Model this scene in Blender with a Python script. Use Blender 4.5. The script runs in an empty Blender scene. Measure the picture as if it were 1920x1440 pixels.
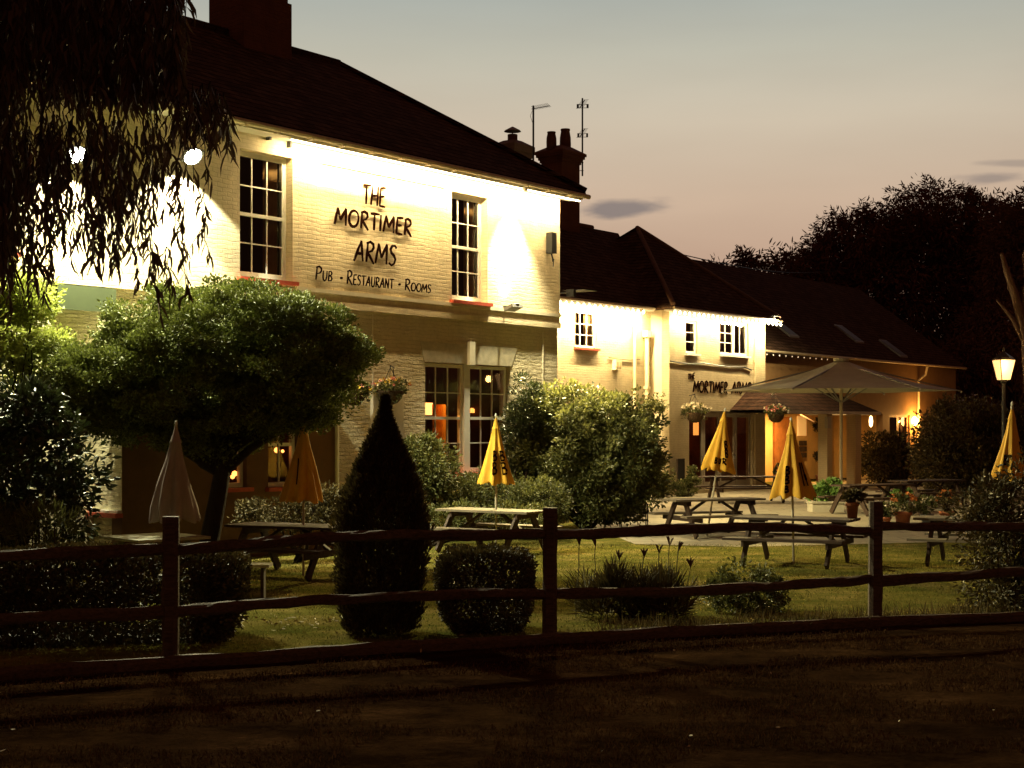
import bpy, math, random
import numpy as np
from mathutils import Vector, Matrix, noise

random.seed(7)
RNG = np.random.default_rng(11)
SC = bpy.context.scene
COL = SC.collection
R = math.radians
F = 2773.0            # focal length in photo pixels (1920 wide)
H = 2.2               # camera height

# ------------------------------------------------------------------ camera
cam_d = bpy.data.cameras.new("camera")
cam = bpy.data.objects.new("camera", cam_d)
COL.objects.link(cam)
cam.location = (0, 0, H)
cam.rotation_euler = (R(90), 0, 0)
cam_d.sensor_width = 36
cam_d.lens = 36 * F / 1920
cam_d.shift_y = 80 / 1920
cam_d.clip_start = 0.1
cam_d.clip_end = 2000
SC.camera = cam

SC.view_settings.view_transform = 'Standard'
SC.view_settings.look = 'None'
SC.view_settings.exposure = 0.0
SC.view_settings.gamma = 1.0


def lin(c):
    return tuple((v / 255 / 12.92) if v / 255 <= 0.04045 else ((v / 255 + 0.055) / 1.055) ** 2.4 for v in c)


# ------------------------------------------------------------------ world: dusk, afterglow low in one part of the sky
world = bpy.data.worlds.new("World")
SC.world = world
world.use_nodes = True
nt = world.node_tree
nt.nodes.clear()


def N(t, **kw):
    n = nt.nodes.new(t)
    for k, v in kw.items():
        setattr(n, k, v)
    return n


def L(a, b):
    nt.links.new(a, b)


def Mth(op, a, b=None, clamp=False):
    n = nt.nodes.new('ShaderNodeMath')
    n.operation = op
    n.use_clamp = clamp
    for i, v in enumerate((a, b)):
        if v is None:
            continue
        if isinstance(v, (int, float)):
            n.inputs[i].default_value = v
        else:
            nt.links.new(v, n.inputs[i])
    return n.outputs[0]


tc = N('ShaderNodeTexCoord')
sep = N('ShaderNodeSeparateXYZ')
L(tc.outputs['Generated'], sep.inputs[0])
ramp = N('ShaderNodeValToRGB')
L(sep.outputs['Z'], ramp.inputs[0])
els = ramp.color_ramp.elements
stops = [(0.0, (112, 88, 74)), (0.06, (156, 128, 108)), (0.105, (174, 150, 130)), (0.15, (190, 172, 150)), (0.20, (193, 187, 167)),
         (0.245, (174, 181, 167)), (0.285, (150, 168, 164)), (0.36, (100, 124, 134)), (0.55, (40, 50, 62)), (1.0, (10, 12, 18))]
while len(els) < len(stops):
    els.new(0.5)
for e, (p, c) in zip(els, stops):
    e.position = p
    e.color = (*lin(c), 1)
# azimuth fall-off: the afterglow stands only round +Y (and weakens to the right)
hor = Mth('SQRT', Mth('ADD', Mth('MULTIPLY', sep.outputs['X'], sep.outputs['X']), Mth('MULTIPLY', sep.outputs['Y'], sep.outputs['Y'])))
cosaz = Mth('DIVIDE', Mth('ADD', Mth('MULTIPLY', sep.outputs['Y'], 0.998), Mth('MULTIPLY', sep.outputs['X'], -0.10)), Mth('MAXIMUM', hor, 0.001))
mr = N('ShaderNodeMapRange', interpolation_type='SMOOTHSTEP')
L(cosaz, mr.inputs['Value'])
mr.inputs['From Min'].default_value = 0.55
mr.inputs['From Max'].default_value = 0.97
mr.inputs['To Min'].default_value = 0.02
mr.inputs['To Max'].default_value = 1.0
above = N('ShaderNodeMapRange', interpolation_type='SMOOTHSTEP')
L(sep.outputs['Z'], above.inputs['Value'])
above.inputs['From Min'].default_value = -0.02
above.inputs['From Max'].default_value = 0.02
# thin small clouds, as patches in the sky
mp = N('ShaderNodeMapping')
L(tc.outputs['Generated'], mp.inputs['Vector'])
mp.inputs['Scale'].default_value = (9, 2, 34)
nz = N('ShaderNodeTexNoise')
L(mp.outputs[0], nz.inputs['Vector'])
nz.inputs['Scale'].default_value = 2.2
nz.inputs['Detail'].default_value = 5


def blob(cx, cz, rx, rz, tilt):
    # elliptical patch on the sky, in direction space x/y , z/y
    xx = Mth('SUBTRACT', Mth('DIVIDE', sep.outputs['X'], Mth('MAXIMUM', sep.outputs['Y'], 0.01)), cx)
    zz = Mth('SUBTRACT', Mth('DIVIDE', sep.outputs['Z'], Mth('MAXIMUM', sep.outputs['Y'], 0.01)), cz)
    zz = Mth('SUBTRACT', zz, Mth('MULTIPLY', xx, tilt))
    a = Mth('DIVIDE', xx, rx)
    b = Mth('DIVIDE', zz, rz)
    d = Mth('ADD', Mth('MULTIPLY', a, a), Mth('MULTIPLY', b, b))
    d = Mth('ADD', Mth('SQRT', d), Mth('MULTIPLY', Mth('SUBTRACT', nz.outputs['Fac'], 0.5), 2.2))
    m = nt.nodes.new('ShaderNodeMapRange')
    m.interpolation_type = 'SMOOTHSTEP'
    nt.links.new(d, m.inputs['Value'])
    m.inputs['From Min'].default_value = 1.15
    m.inputs['From Max'].default_value = 0.35
    return m.outputs[0]


b1 = blob(0.079, 0.1475, 0.032, 0.0078, 0.12)
b2 = blob(0.322, 0.1675, 0.03, 0.005, 0.05)
b3 = blob(0.34, 0.178, 0.03, 0.003, 0.0)
clouds = Mth('MULTIPLY', Mth('MAXIMUM', Mth('MAXIMUM', b1, Mth('MULTIPLY', b2, 0.7)), Mth('MULTIPLY', b3, 0.5)), 0.8)
nz2 = N('ShaderNodeTexNoise')
mp2 = N('ShaderNodeMapping')
L(tc.outputs['Generated'], mp2.inputs['Vector'])
mp2.inputs['Scale'].default_value = (2, 1, 9)
L(mp2.outputs[0], nz2.inputs['Vector'])
nz2.inputs['Scale'].default_value = 2.0
nz2.inputs['Detail'].default_value = 4
mottle = N('ShaderNodeMapRange')
L(nz2.outputs['Fac'], mottle.inputs['Value'])
mottle.inputs['From Min'].default_value = 0.3
mottle.inputs['From Max'].default_value = 0.7
mottle.inputs['To Min'].default_value = 0.95
mottle.inputs['To Max'].default_value = 1.05
mixc = N('ShaderNodeMix', data_type='RGBA')
L(clouds, mixc.inputs[0])
L(ramp.outputs[0], mixc.inputs[6])
mixc.inputs[7].default_value = (*lin((92, 104, 110)), 1)
fac = Mth('MULTIPLY', Mth('MULTIPLY', mr.outputs[0], above.outputs[0]), mottle.outputs[0])
vm = N('ShaderNodeVectorMath', operation='SCALE')
L(mixc.outputs[2], vm.inputs[0])
L(fac, vm.inputs['Scale'])
bg1 = N('ShaderNodeBackground')
L(vm.outputs[0], bg1.inputs[0])
bg1.inputs[1].default_value = 1.0
# the rest of the night sky: Nishita after sunset plus an even warm fill added to lift the darks
sky = N('ShaderNodeTexSky')
sky.sky_type = 'NISHITA'
sky.sun_disc = False
sky.sun_elevation = R(-4)
sky.sun_rotation = R(0)
bg2 = N('ShaderNodeBackground')
L(sky.outputs[0], bg2.inputs[0])
bg2.inputs[1].default_value = 0.05
bg3 = N('ShaderNodeBackground')
bg3.inputs[0].default_value = (1.0, 0.32, 0.13, 1)
bg3.inputs[1].default_value = 0.085
a1 = N('ShaderNodeAddShader')
a2 = N('ShaderNodeAddShader')
L(bg1.outputs[0], a1.inputs[0])
L(bg2.outputs[0], a1.inputs[1])
L(a1.outputs[0], a2.inputs[0])
L(bg3.outputs[0], a2.inputs[1])
wo = N('ShaderNodeOutputWorld')
L(a2.outputs[0], wo.inputs[0])

# ------------------------------------------------------------------ material helpers
MATS = {}


class MB_:
    """small node-building wrapper"""

    def __init__(s, name):
        s.m = bpy.data.materials.new(name)
        s.m.use_nodes = True
        s.t = s.m.node_tree
        s.b = s.t.nodes['Principled BSDF']
        s.co = None

    def n(s, t, **kw):
        n = s.t.nodes.new(t)
        for k, v in kw.items():
            setattr(n, k, v)
        return n

    def l(s, a, b):
        s.t.links.new(a, b)

    def coord(s, which='Object'):
        if s.co is None:
            s.co = s.n('ShaderNodeTexCoord')
        return s.co.outputs[which]

    def noise(s, scale, detail=4, rough=0.6, stretch=None, which='Object'):
        t = s.n('ShaderNodeTexNoise')
        t.inputs['Scale'].default_value = scale
        t.inputs['Detail'].default_value = detail
        t.inputs['Roughness'].default_value = rough
        if stretch:
            mp = s.n('ShaderNodeMapping')
            mp.inputs['Scale'].default_value = stretch
            s.l(s.coord(which), mp.inputs[0])
            s.l(mp.outputs[0], t.inputs['Vector'])
        else:
            s.l(s.coord(which), t.inputs['Vector'])
        return t.outputs['Fac']

    def ramp(s, fac, stops):
        r = s.n('ShaderNodeValToRGB')
        s.l(fac, r.inputs[0])
        e = r.color_ramp.elements
        while len(e) < len(stops):
            e.new(0.5)
        for q, (p, c) in zip(e, stops):
            q.position = p
            q.color = (*c, 1)
        return r.outputs[0]

    def bump(s, height, strength=0.5, dist=0.01, prev=None):
        b = s.n('ShaderNodeBump')
        b.inputs['Strength'].default_value = strength
        b.inputs['Distance'].default_value = dist
        s.l(height, b.inputs['Height'])
        if prev is not None:
            s.l(prev, b.inputs['Normal'])
        return b.outputs[0]


def simple(name, col, rough=0.7, var=0.25, scale=6, bump=0.0, bdist=0.01, metal=0.0, spec=0.4, stretch=None):
    if name in MATS:
        return MATS[name]
    k = MB_(name)
    if var > 0:
        f = k.noise(scale, 5, 0.65, stretch)
        lo = tuple(c * (1 - var) for c in col)
        hi = tuple(min(1, c * (1 + var)) for c in col)
        k.l(k.ramp(f, [(0.3, lo), (0.7, hi)]), k.b.inputs['Base Color'])
        if bump:
            k.l(k.bump(f, bump, bdist), k.b.inputs['Normal'])
    else:
        k.b.inputs['Base Color'].default_value = (*col, 1)
    k.b.inputs['Roughness'].default_value = rough
    k.b.inputs['Metallic'].default_value = metal
    k.b.inputs['Specular IOR Level'].default_value = spec
    MATS[name] = k.m
    return k.m


def emit(name, col, strength):
    if name in MATS:
        return MATS[name]
    k = MB_(name)
    k.b.inputs['Base Color'].default_value = (0.8, 0.8, 0.8, 1)
    k.b.inputs['Emission Color'].default_value = (*col, 1)
    k.b.inputs['Emission Strength'].default_value = strength
    MATS[name] = k.m
    return k.m


def painted_brick(name, col, amt, dist, course=0.075, var=0.12, stain=(0.5, 0.42, 0.28)):
    k = MB_(name)
    # object coords: x along the wall, z up  -> brick texture wants x,y
    mp = k.n('ShaderNodeCombineXYZ')
    sp = k.n('ShaderNodeSeparateXYZ')
    k.l(k.coord(), sp.inputs[0])
    wob = k.noise(2.2, 4, 0.6)
    wob2 = k.noise(9, 3, 0.6)
    ad = k.n('ShaderNodeMath', operation='MULTIPLY_ADD')
    k.l(wob, ad.inputs[0])
    ad.inputs[1].default_value = 0.13
    k.l(sp.outputs['Z'], ad.inputs[2])
    ad2 = k.n('ShaderNodeMath', operation='MULTIPLY_ADD')
    k.l(wob2, ad2.inputs[0])
    ad2.inputs[1].default_value = 0.035
    k.l(ad.outputs[0], ad2.inputs[2])
    xy = k.n('ShaderNodeMath', operation='ADD')
    k.l(sp.outputs['X'], xy.inputs[0])
    k.l(sp.outputs['Y'], xy.inputs[1])
    k.l(xy.outputs[0], mp.inputs['X'])
    k.l(ad2.outputs[0], mp.inputs['Y'])
    br = k.n('ShaderNodeTexBrick')
    k.l(mp.outputs[0], br.inputs['Vector'])
    br.inputs['Scale'].default_value = 1.0
    br.inputs['Brick Width'].default_value = 0.225
    br.inputs['Row Height'].default_value = course
    br.inputs['Mortar Size'].default_value = 0.012
    br.inputs['Mortar Smooth'].default_value = 0.6
    br.inputs['Bias'].default_value = 0.0
    br.inputs['Color1'].default_value = (1, 1, 1, 1)
    br.inputs['Color2'].default_value = (0.8, 0.8, 0.8, 1)
    br.inputs['Mortar'].default_value = (0.3, 0.3, 0.3, 1)
    rough_n = k.noise(26, 6, 0.7, (0.55, 0.55, 1.3))
    big = k.noise(6, 4, 0.6, (0.6, 0.6, 1.7))
    bw = k.n('ShaderNodeRGBToBW')
    k.l(br.outputs['Color'], bw.inputs[0])
    h1 = k.bump(bw.outputs[0], amt, dist)
    h2 = k.bump(rough_n, amt * 0.7, dist * 1.1, h1)
    h3 = k.bump(big, amt * 0.8, dist * 2.6, h2)
    k.l(h3, k.b.inputs['Normal'])
    c1 = k.ramp(k.noise(3.0, 6, 0.7), [(0.3, tuple(c * (1 - var) for c in col)), (0.7, col)])
    streak = k.noise(1.6, 5, 0.7, (2.5, 2.5, 0.35))
    st = k.n('ShaderNodeMapRange')
    k.l(streak, st.inputs['Value'])
    st.inputs['From Min'].default_value = 0.56
    st.inputs['From Max'].default_value = 0.75
    st.inputs['To Max'].default_value = 0.35
    mx = k.n('ShaderNodeMix', data_type='RGBA')
    k.l(st.outputs[0], mx.inputs[0])
    k.l(c1, mx.inputs[6])
    mx.inputs[7].default_value = (*stain, 1)
    mo = k.n('ShaderNodeMapRange')
    k.l(bw.outputs[0], mo.inputs['Value'])
    mo.inputs['From Min'].default_value = 0.3
    mo.inputs['From Max'].default_value = 0.75
    mo.inputs['To Min'].default_value = 0.88
    vm_ = k.n('ShaderNodeVectorMath', operation='SCALE')
    k.l(mx.outputs[2], vm_.inputs[0])
    k.l(mo.outputs[0], vm_.inputs['Scale'])
    k.l(vm_.outputs[0], k.b.inputs['Base Color'])
    k.b.inputs['Roughness'].default_value = 0.75
    MATS[name] = k.m
    return k.m


def roof_mat(name, col):
    k = MB_(name)
    # tile rows follow z
    sp = k.n('ShaderNodeSeparateXYZ')
    k.l(k.coord(), sp.inputs[0])
    mp = k.n('ShaderNodeCombineXYZ')
    xy = k.n('ShaderNodeMath', operation='ADD')
    k.l(sp.outputs['X'], xy.inputs[0])
    k.l(sp.outputs['Y'], xy.inputs[1])
    k.l(xy.outputs[0], mp.inputs['X'])
    k.l(sp.outputs['Z'], mp.inputs['Y'])
    br = k.n('ShaderNodeTexBrick')
    k.l(mp.outputs[0], br.inputs['Vector'])
    br.inputs['Scale'].default_value = 1.0
    br.inputs['Brick Width'].default_value = 0.3
    br.inputs['Row Height'].default_value = 0.12
    br.inputs['Mortar Size'].default_value = 0.012
    br.inputs['Mortar Smooth'].default_value = 0.4
    br.inputs['Color1'].default_value = (1, 1, 1, 1)
    br.inputs['Color2'].default_value = (0.55, 0.55, 0.55, 1)
    br.inputs['Mortar'].default_value = (0.1, 0.1, 0.1, 1)
    bw = k.n('ShaderNodeRGBToBW')
    k.l(br.outputs['Color'], bw.inputs[0])
    nn = k.noise(5, 6, 0.7)
    cc = k.ramp(nn, [(0.3, tuple(c * 0.6 for c in col)), (0.7, tuple(c * 1.4 for c in col))])
    vs = k.n('ShaderNodeVectorMath', operation='SCALE')
    k.l(cc, vs.inputs[0])
    k.l(bw.outputs[0], vs.inputs['Scale'])
    k.l(vs.outputs[0], k.b.inputs['Base Color'])
    k.l(k.bump(nn, 0.4, 0.03, k.bump(bw.outputs[0], 0.8, 0.02)), k.b.inputs['Normal'])
    k.b.inputs['Roughness'].default_value = 0.95
    k.b.inputs['Specular IOR Level'].default_value = 0.05
    MATS[name] = k.m
    return k.m


def leafmat(name, c1, c2, rough=0.45, trans=0.25, scale=2.5, spec=0.4):
    k = MB_(name)
    geo = k.n('ShaderNodeNewGeometry')
    rnd = geo.outputs['Random Per Island']
    nn = k.noise(scale, 4, 0.6)
    ad = k.n('ShaderNodeMath', operation='MULTIPLY_ADD')
    k.l(rnd, ad.inputs[0])
    ad.inputs[1].default_value = 0.5
    mu = k.n('ShaderNodeMath', operation='MULTIPLY')
    k.l(nn, mu.inputs[0])
    mu.inputs[1].default_value = 0.5
    k.l(mu.outputs[0], ad.inputs[2])
    cc = k.ramp(ad.outputs[0], [(0.2, c1), (0.8, c2)])
    k.l(cc, k.b.inputs['Base Color'])
    k.b.inputs['Roughness'].default_value = rough
    k.b.inputs['Specular IOR Level'].default_value = spec
    if trans:
        tr = k.n('ShaderNodeBsdfTranslucent')
        k.l(cc, tr.inputs[0])
        mx = k.n('ShaderNodeMixShader')
        mx.inputs[0].default_value = trans
        out = k.t.nodes['Material Output']
        k.l(k.b.outputs[0], mx.inputs[1])
        k.l(tr.outputs[0], mx.inputs[2])
        k.l(mx.outputs[0], out.inputs[0])
    MATS[name] = k.m
    return k.m


# ------------------------------------------------------------------ mesh helpers
class MB:
    def __init__(s):
        s.v = []
        s.f = []
        s.mi = []
        s.cur = 0

    def add(s, vs, fs, M=None):
        o = len(s.v)
        if M is not None:
            vs = [tuple(M @ Vector(v)) for v in vs]
        s.v += [tuple(v) for v in vs]
        s.f += [tuple(i + o for i in f) for f in fs]
        s.mi += [s.cur] * len(fs)
        return s

    def box(s, x0, x1, y0, y1, z0, z1, M=None):
        vs = [(x0, y0, z0), (x1, y0, z0), (x1, y1, z0), (x0, y1, z0), (x0, y0, z1), (x1, y0, z1), (x1, y1, z1), (x0, y1, z1)]
        fs = [(0, 3, 2, 1), (4, 5, 6, 7), (0, 1, 5, 4), (1, 2, 6, 5), (2, 3, 7, 6), (3, 0, 4, 7)]
        return s.add(vs, fs, M)

    def bar(s, p, q, w, h, roll=0.0):
        """box beam from p to q with width w (sideways) and height h"""
        p = Vector(p); q = Vector(q)
        d = q - p
        ln = d.length
        d.normalize()
        up = Vector((0, 0, 1)) if abs(d.z) < 0.95 else Vector((0, 1, 0))
        x = d.cross(up).normalized()
        y = x.cross(d).normalized()
        if roll:
            Rm = Matrix.Rotation(roll, 3, d)
            x = Rm @ x; y = Rm @ y
        M = Matrix(((x.x, d.x, y.x, p.x), (x.y, d.y, y.y, p.y), (x.z, d.z, y.z, p.z), (0, 0, 0, 1)))
        return s.box(-w / 2, w / 2, 0, ln, -h / 2, h / 2, M)

    def tube(s, pts, r, n=8, cap=True):
        pts = [Vector(p) for p in pts]
        rs = r if isinstance(r, (list, tuple)) else [r] * len(pts)
        vs = []
        prev = None
        for i, p in enumerate(pts):
            a = pts[max(0, i - 1)]; b = pts[min(len(pts) - 1, i + 1)]
            d = (b - a).normalized() if (b - a).length > 1e-9 else Vector((0, 0, 1))
            if prev is None:
                up = Vector((0, 0, 1)) if abs(d.z) < 0.9 else Vector((1, 0, 0))
                x = d.cross(up).normalized()
            else:
                x = (prev - d * prev.dot(d)).normalized()
            prev = x
            y = d.cross(x)
            for k in range(n):
                t = 2 * math.pi * k / n
                vs.append(tuple(p + (x * math.cos(t) + y * math.sin(t)) * rs[i]))
        fs = []
        for i in range(len(pts) - 1):
            for k in range(n):
                fs.append((i * n + k, i * n + (k + 1) % n, (i + 1) * n + (k + 1) % n, (i + 1) * n + k))
        if cap:
            fs.append(tuple(range(n - 1, -1, -1)))
            fs.append(tuple(range((len(pts) - 1) * n, len(pts) * n)))
        return s.add(vs, fs)

    def lathe(s, prof, n=16, c=(0, 0, 0), M=None):
        vs = []
        for r, z in prof:
            for k in range(n):
                t = 2 * math.pi * k / n
                vs.append((c[0] + r * math.cos(t), c[1] + r * math.sin(t), c[2] + z))
        fs = []
        for i in range(len(prof) - 1):
            for k in range(n):
                fs.append((i * n + k, i * n + (k + 1) % n, (i + 1) * n + (k + 1) % n, (i + 1) * n + k))
        fs.append(tuple(range(n - 1, -1, -1)))
        fs.append(tuple(range((len(prof) - 1) * n, len(prof) * n)))
        return s.add(vs, fs, M)

    def build(s, name, mat, parent=None, smooth=False):
        me = bpy.data.meshes.new(name)
        me.from_pydata(s.v, [], s.f)
        me.update()
        mats = mat if isinstance(mat, (list, tuple)) else [mat]
        for m in mats:
            me.materials.append(m)
        if len(mats) > 1:
            me.polygons.foreach_set('material_index', s.mi)
        if smooth:
            me.polygons.foreach_set('use_smooth', [True] * len(me.polygons))
        o = bpy.data.objects.new(name, me)
        COL.objects.link(o)
        if parent is not None:
            o.parent = parent
        return o


def tag(o, label=None, cat=None, group=None, kind=None):
    if label: o['label'] = label
    if cat: o['category'] = cat
    if group: o['group'] = group
    if kind: o['kind'] = kind
    return o


def empty(name, loc=(0, 0, 0), rz=0.0):
    o = bpy.data.objects.new(name, None)
    o.empty_display_size = 0.2
    COL.objects.link(o)
    o.location = loc
    o.rotation_euler = (0, 0, rz)
    return o


def kids(o):
    return [c for c in bpy.data.objects if c.parent == o]


def copy_tree(o, parent=None):
    c = o.copy()
    COL.objects.link(c)
    c.parent = parent
    for ch in kids(o):
        copy_tree(ch, c)
    return c


def quads_obj(name, V, Fq, mat, parent=None, smooth=False):
    """V (n,3) float array, Fq (m,4) int array -> fast mesh"""
    me = bpy.data.meshes.new(name)
    me.vertices.add(len(V))
    me.vertices.foreach_set('co', np.asarray(V, dtype=np.float32).ravel())
    m = len(Fq)
    me.loops.add(m * 4)
    me.loops.foreach_set('vertex_index', np.asarray(Fq, dtype=np.int32).ravel())
    me.polygons.add(m)
    me.polygons.foreach_set('loop_start', np.arange(0, 4 * m, 4, dtype=np.int32))
    me.polygons.foreach_set('loop_total', np.full(m, 4, dtype=np.int32))
    me.update(calc_edges=True)
    me.validate()
    mats = mat if isinstance(mat, (list, tuple)) else [mat]
    for q in mats:
        me.materials.append(q)
    if smooth:
        me.polygons.foreach_set('use_smooth', [True] * m)
    o = bpy.data.objects.new(name, me)
    COL.objects.link(o)
    if parent is not None:
        o.parent = parent
    return o


def unit(a):
    return a / np.maximum(np.linalg.norm(a, axis=-1, keepdims=True), 1e-9)


def leaf_arrays(P, D, ln, w, fold=0.25):
    """leaf = two quads folded at the midrib; P base, D direction, ln length, w width (arrays)"""
    n = len(P)
    D = unit(D)
    rnd = unit(RNG.normal(size=(n, 3)))
    S = unit(np.cross(D, rnd))
    U = np.cross(S, D)
    ln = np.broadcast_to(np.asarray(ln, float), (n,))[:, None]
    w = np.broadcast_to(np.asarray(w, float), (n,))[:, None]
    base = P
    tip = P + D * ln
    a1 = P + D * ln * 0.35 + S * w * 0.5 + U * w * fold
    b1 = P + D * ln * 0.35 - S * w * 0.5 + U * w * fold
    a2 = P + D * ln * 0.72 + S * w * 0.36 + U * w * fold
    b2 = P + D * ln * 0.72 - S * w * 0.36 + U * w * fold
    V = np.stack([base, a1, a2, tip, b2, b1], axis=1).reshape(-1, 3)
    o = (np.arange(n) * 6)[:, None]
    F1 = np.concatenate([o, o + 1, o + 2, o + 3], axis=1)
    F2 = np.concatenate([o, o + 3, o + 4, o + 5], axis=1)
    return V, np.concatenate([F1, F2], axis=0)


def ell_clumps(ells, n_cl, cl_r, per, up=0.25, flat=0.8, inner=0.25, lo=0.75):
    """leaf bases & directions clustered on lumpy ellipsoids. ells: (c, r, weight)"""
    Ps, Ds = [], []
    wsum = sum(e[2] for e in ells)
    for c, r, wt in ells:
        k = max(1, int(n_cl * wt / wsum))
        d = unit(RNG.normal(size=(k, 3)))
        rad = np.where(RNG.random(k) < inner, RNG.uniform(0.2, lo, k), RNG.uniform(lo, 1.05, k))
        rad = np.where(RNG.random(k) < 0.07, rad * RNG.uniform(1.05, 1.16, k), rad)
        cc = np.asarray(c) + d * np.asarray(r) * rad[:, None]
        cr = cl_r * RNG.uniform(0.5, 1.35, k)
        for i in range(k):
            m = int(per * RNG.uniform(0.6, 1.4))
            q = unit(RNG.normal(size=(m, 3))) * (RNG.random((m, 1)) ** 0.5) * cr[i]
            q[:, 2] *= flat
            Ps.append(cc[i] + q)
            Ds.append(unit(q) * 0.8 + d[i] * 0.5 + RNG.normal(size=(m, 3)) * 0.5 + np.array([0, 0, up]))
    return np.concatenate(Ps), np.concatenate(Ds)


def Gp(px, Y, z=0.0):
    """a place on the ground (or at height z) that the photo shows at column px, Y metres away"""
    return Vector(((px - 960) / F * Y, Y, z))


def Zp(py, Y):
    return H + (800 - py) / F * Y


class Frame:
    """local frame of a facade: x along it, y into the building"""

    def __init__(s, ox, oy, rz):
        s.o = Vector((ox, oy, 0)); s.rz = rz
        s.d = Vector((math.cos(rz), math.sin(rz), 0))
        s.n = Vector((-math.sin(rz), math.cos(rz), 0))

    def loc(s, px, py, off=0.0):
        r = Vector(((px - 960) / F, 1, (800 - py) / F))
        c = Vector((0, 0, H))
        t = (off - (c - s.o).dot(s.n)) / r.dot(s.n)
        P = c + r * t
        q = P - s.o
        return q.dot(s.d), P.z

    def w(s, x, y, z=0.0):
        return s.o + s.d * x + s.n * y + Vector((0, 0, z))


RZ = R(52.73)
FM = Frame(1.018, 33.2, RZ)            # main house, right-hand front corner
FB = Frame(5.0, 47.0, RZ)              # rear wing, gabled block
oc = FB.w(6.5, 0.86)
FC = Frame(oc.x, oc.y, RZ)             # long barn wing

# ------------------------------------------------------------------ materials
M_white = simple('white_paint', (0.72, 0.70, 0.62), 0.5, 0.06, 8)
M_wall_up = painted_brick('painted_brick_upper', (0.74, 0.62, 0.40), 0.40, 0.010, var=0.3, stain=(0.46, 0.36, 0.2))
M_wall_lo = painted_brick('painted_brick_lower', (0.68, 0.59, 0.38), 0.9, 0.026, var=0.22)
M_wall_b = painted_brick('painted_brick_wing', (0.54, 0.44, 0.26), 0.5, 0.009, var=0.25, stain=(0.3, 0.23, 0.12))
M_plaster = simple('smooth_render', (0.62, 0.56, 0.42), 0.7, 0.1, 5, 0.2, 0.01)
M_roof = roof_mat('roof_tiles', (0.095, 0.058, 0.04))
M_red = simple('red_sill_paint', (0.42, 0.07, 0.035), 0.5, 0.2, 12)
M_brick = painted_brick('red_brick', (0.16, 0.06, 0.03), 0.5, 0.012, var=0.4, stain=(0.03, 0.02, 0.015))
M_greybrick = painted_brick('grey_brick', (0.20, 0.15, 0.13), 0.4, 0.012, var=0.4, stain=(0.08, 0.06, 0.05))
M_terra = simple('terracotta', (0.36, 0.12, 0.05), 0.75, 0.25, 9, 0.2)
M_black = simple('black_metal', (0.02, 0.02, 0.02), 0.45, 0.2, 20)
M_grey_metal = simple('grey_metal', (0.22, 0.22, 0.21), 0.45, 0.15, 20, metal=0.3)
M_dark = simple('dark_room', (0.03, 0.015, 0.01), 0.9, 0.3, 3)
M_letter = simple('black_lettering', (0.012, 0.004, 0.002), 1.0, 0.0, spec=0.0)
M_wood_old = simple('weathered_wood', (0.10, 0.066, 0.042), 0.8, 0.6, 3, 0.5, 0.01, stretch=(2, 18, 18))
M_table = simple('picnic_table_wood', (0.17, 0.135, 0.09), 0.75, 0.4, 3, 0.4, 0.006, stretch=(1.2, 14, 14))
M_table_dark = simple('dark_and_shaded_wood', (0.055, 0.032, 0.02), 0.7, 0.4, 3, 0.4, 0.006, stretch=(1.2, 14, 14))  # darker table wood: shade on legs and dim tables is in the colour
M_bark = simple('bark', (0.035, 0.022, 0.014), 0.9, 0.4, 6, 0.8, 0.03, stretch=(5, 5, 1))
M_yellow = simple('yellow_canvas', (0.80, 0.43, 0.035), 0.75, 0.12, 5, 0.3, 0.01)
M_greycloth = simple('grey_canvas', (0.34, 0.27, 0.25), 0.8, 0.12, 5, 0.3, 0.01)
M_taupe = simple('taupe_canvas', (0.42, 0.42, 0.31), 0.8, 0.08, 4, 0.15, 0.01)
M_ivory = simple('curtain_cloth', (0.5, 0.36, 0.18), 0.8, 0.15, 6)
M_pole = simple('pale_pole', (0.5, 0.44, 0.32), 0.5, 0.1, 10)


def glass_mat():
    k = MB_('window_glass')
    out = k.t.nodes['Material Output']
    tr = k.n('ShaderNodeBsdfTransparent')
    tr.inputs[0].default_value = (0.92, 0.88, 0.84, 1)
    gl = k.n('ShaderNodeBsdfGlossy')
    gl.inputs['Roughness'].default_value = 0.02
    fr = k.n('ShaderNodeFresnel')
    fr.inputs[0].default_value = 1.5
    mx = k.n('ShaderNodeMixShader')
    k.l(fr.outputs[0], mx.inputs[0])
    k.l(tr.outputs[0], mx.inputs[1])
    k.l(gl.outputs[0], mx.inputs[2])
    k.l(mx.outputs[0], out.inputs[0])
    return k.m


M_glass = glass_mat()


# ------------------------------------------------------------------ lights
def area(name, loc, target, sx, sy, power, col, parent=None, spread=180):
    d = bpy.data.lights.new(name, 'AREA')
    d.shape = 'RECTANGLE'
    d.size = sx; d.size_y = sy
    d.energy = power
    d.color = col
    d.spread = R(spread)
    o = bpy.data.objects.new(name, d)
    COL.objects.link(o)
    o.location = loc
    o.rotation_euler = (Vector(target) - Vector(loc)).to_track_quat('-Z', 'Y').to_euler()
    return o


def strip_area(name, P0, P1, down, width, power, col):
    """area light whose long side runs P0-P1 and which faces `down`"""
    P0 = Vector(P0); P1 = Vector(P1)
    x = (P1 - P0).normalized()
    z = -(Vector(down).normalized())
    z = (z - x * z.dot(x)).normalized()
    y = z.cross(x)
    d = bpy.data.lights.new(name, 'AREA')
    d.shape = 'RECTANGLE'
    d.size = (P1 - P0).length; d.size_y = width
    d.energy = power; d.color = col
    o = bpy.data.objects.new(name, d)
    COL.objects.link(o)
    c = (P0 + P1) / 2
    o.matrix_world = Matrix(((x.x, y.x, z.x, c.x), (x.y, y.y, z.y, c.y), (x.z, y.z, z.z, c.z), (0, 0, 0, 1)))
    return o


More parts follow.
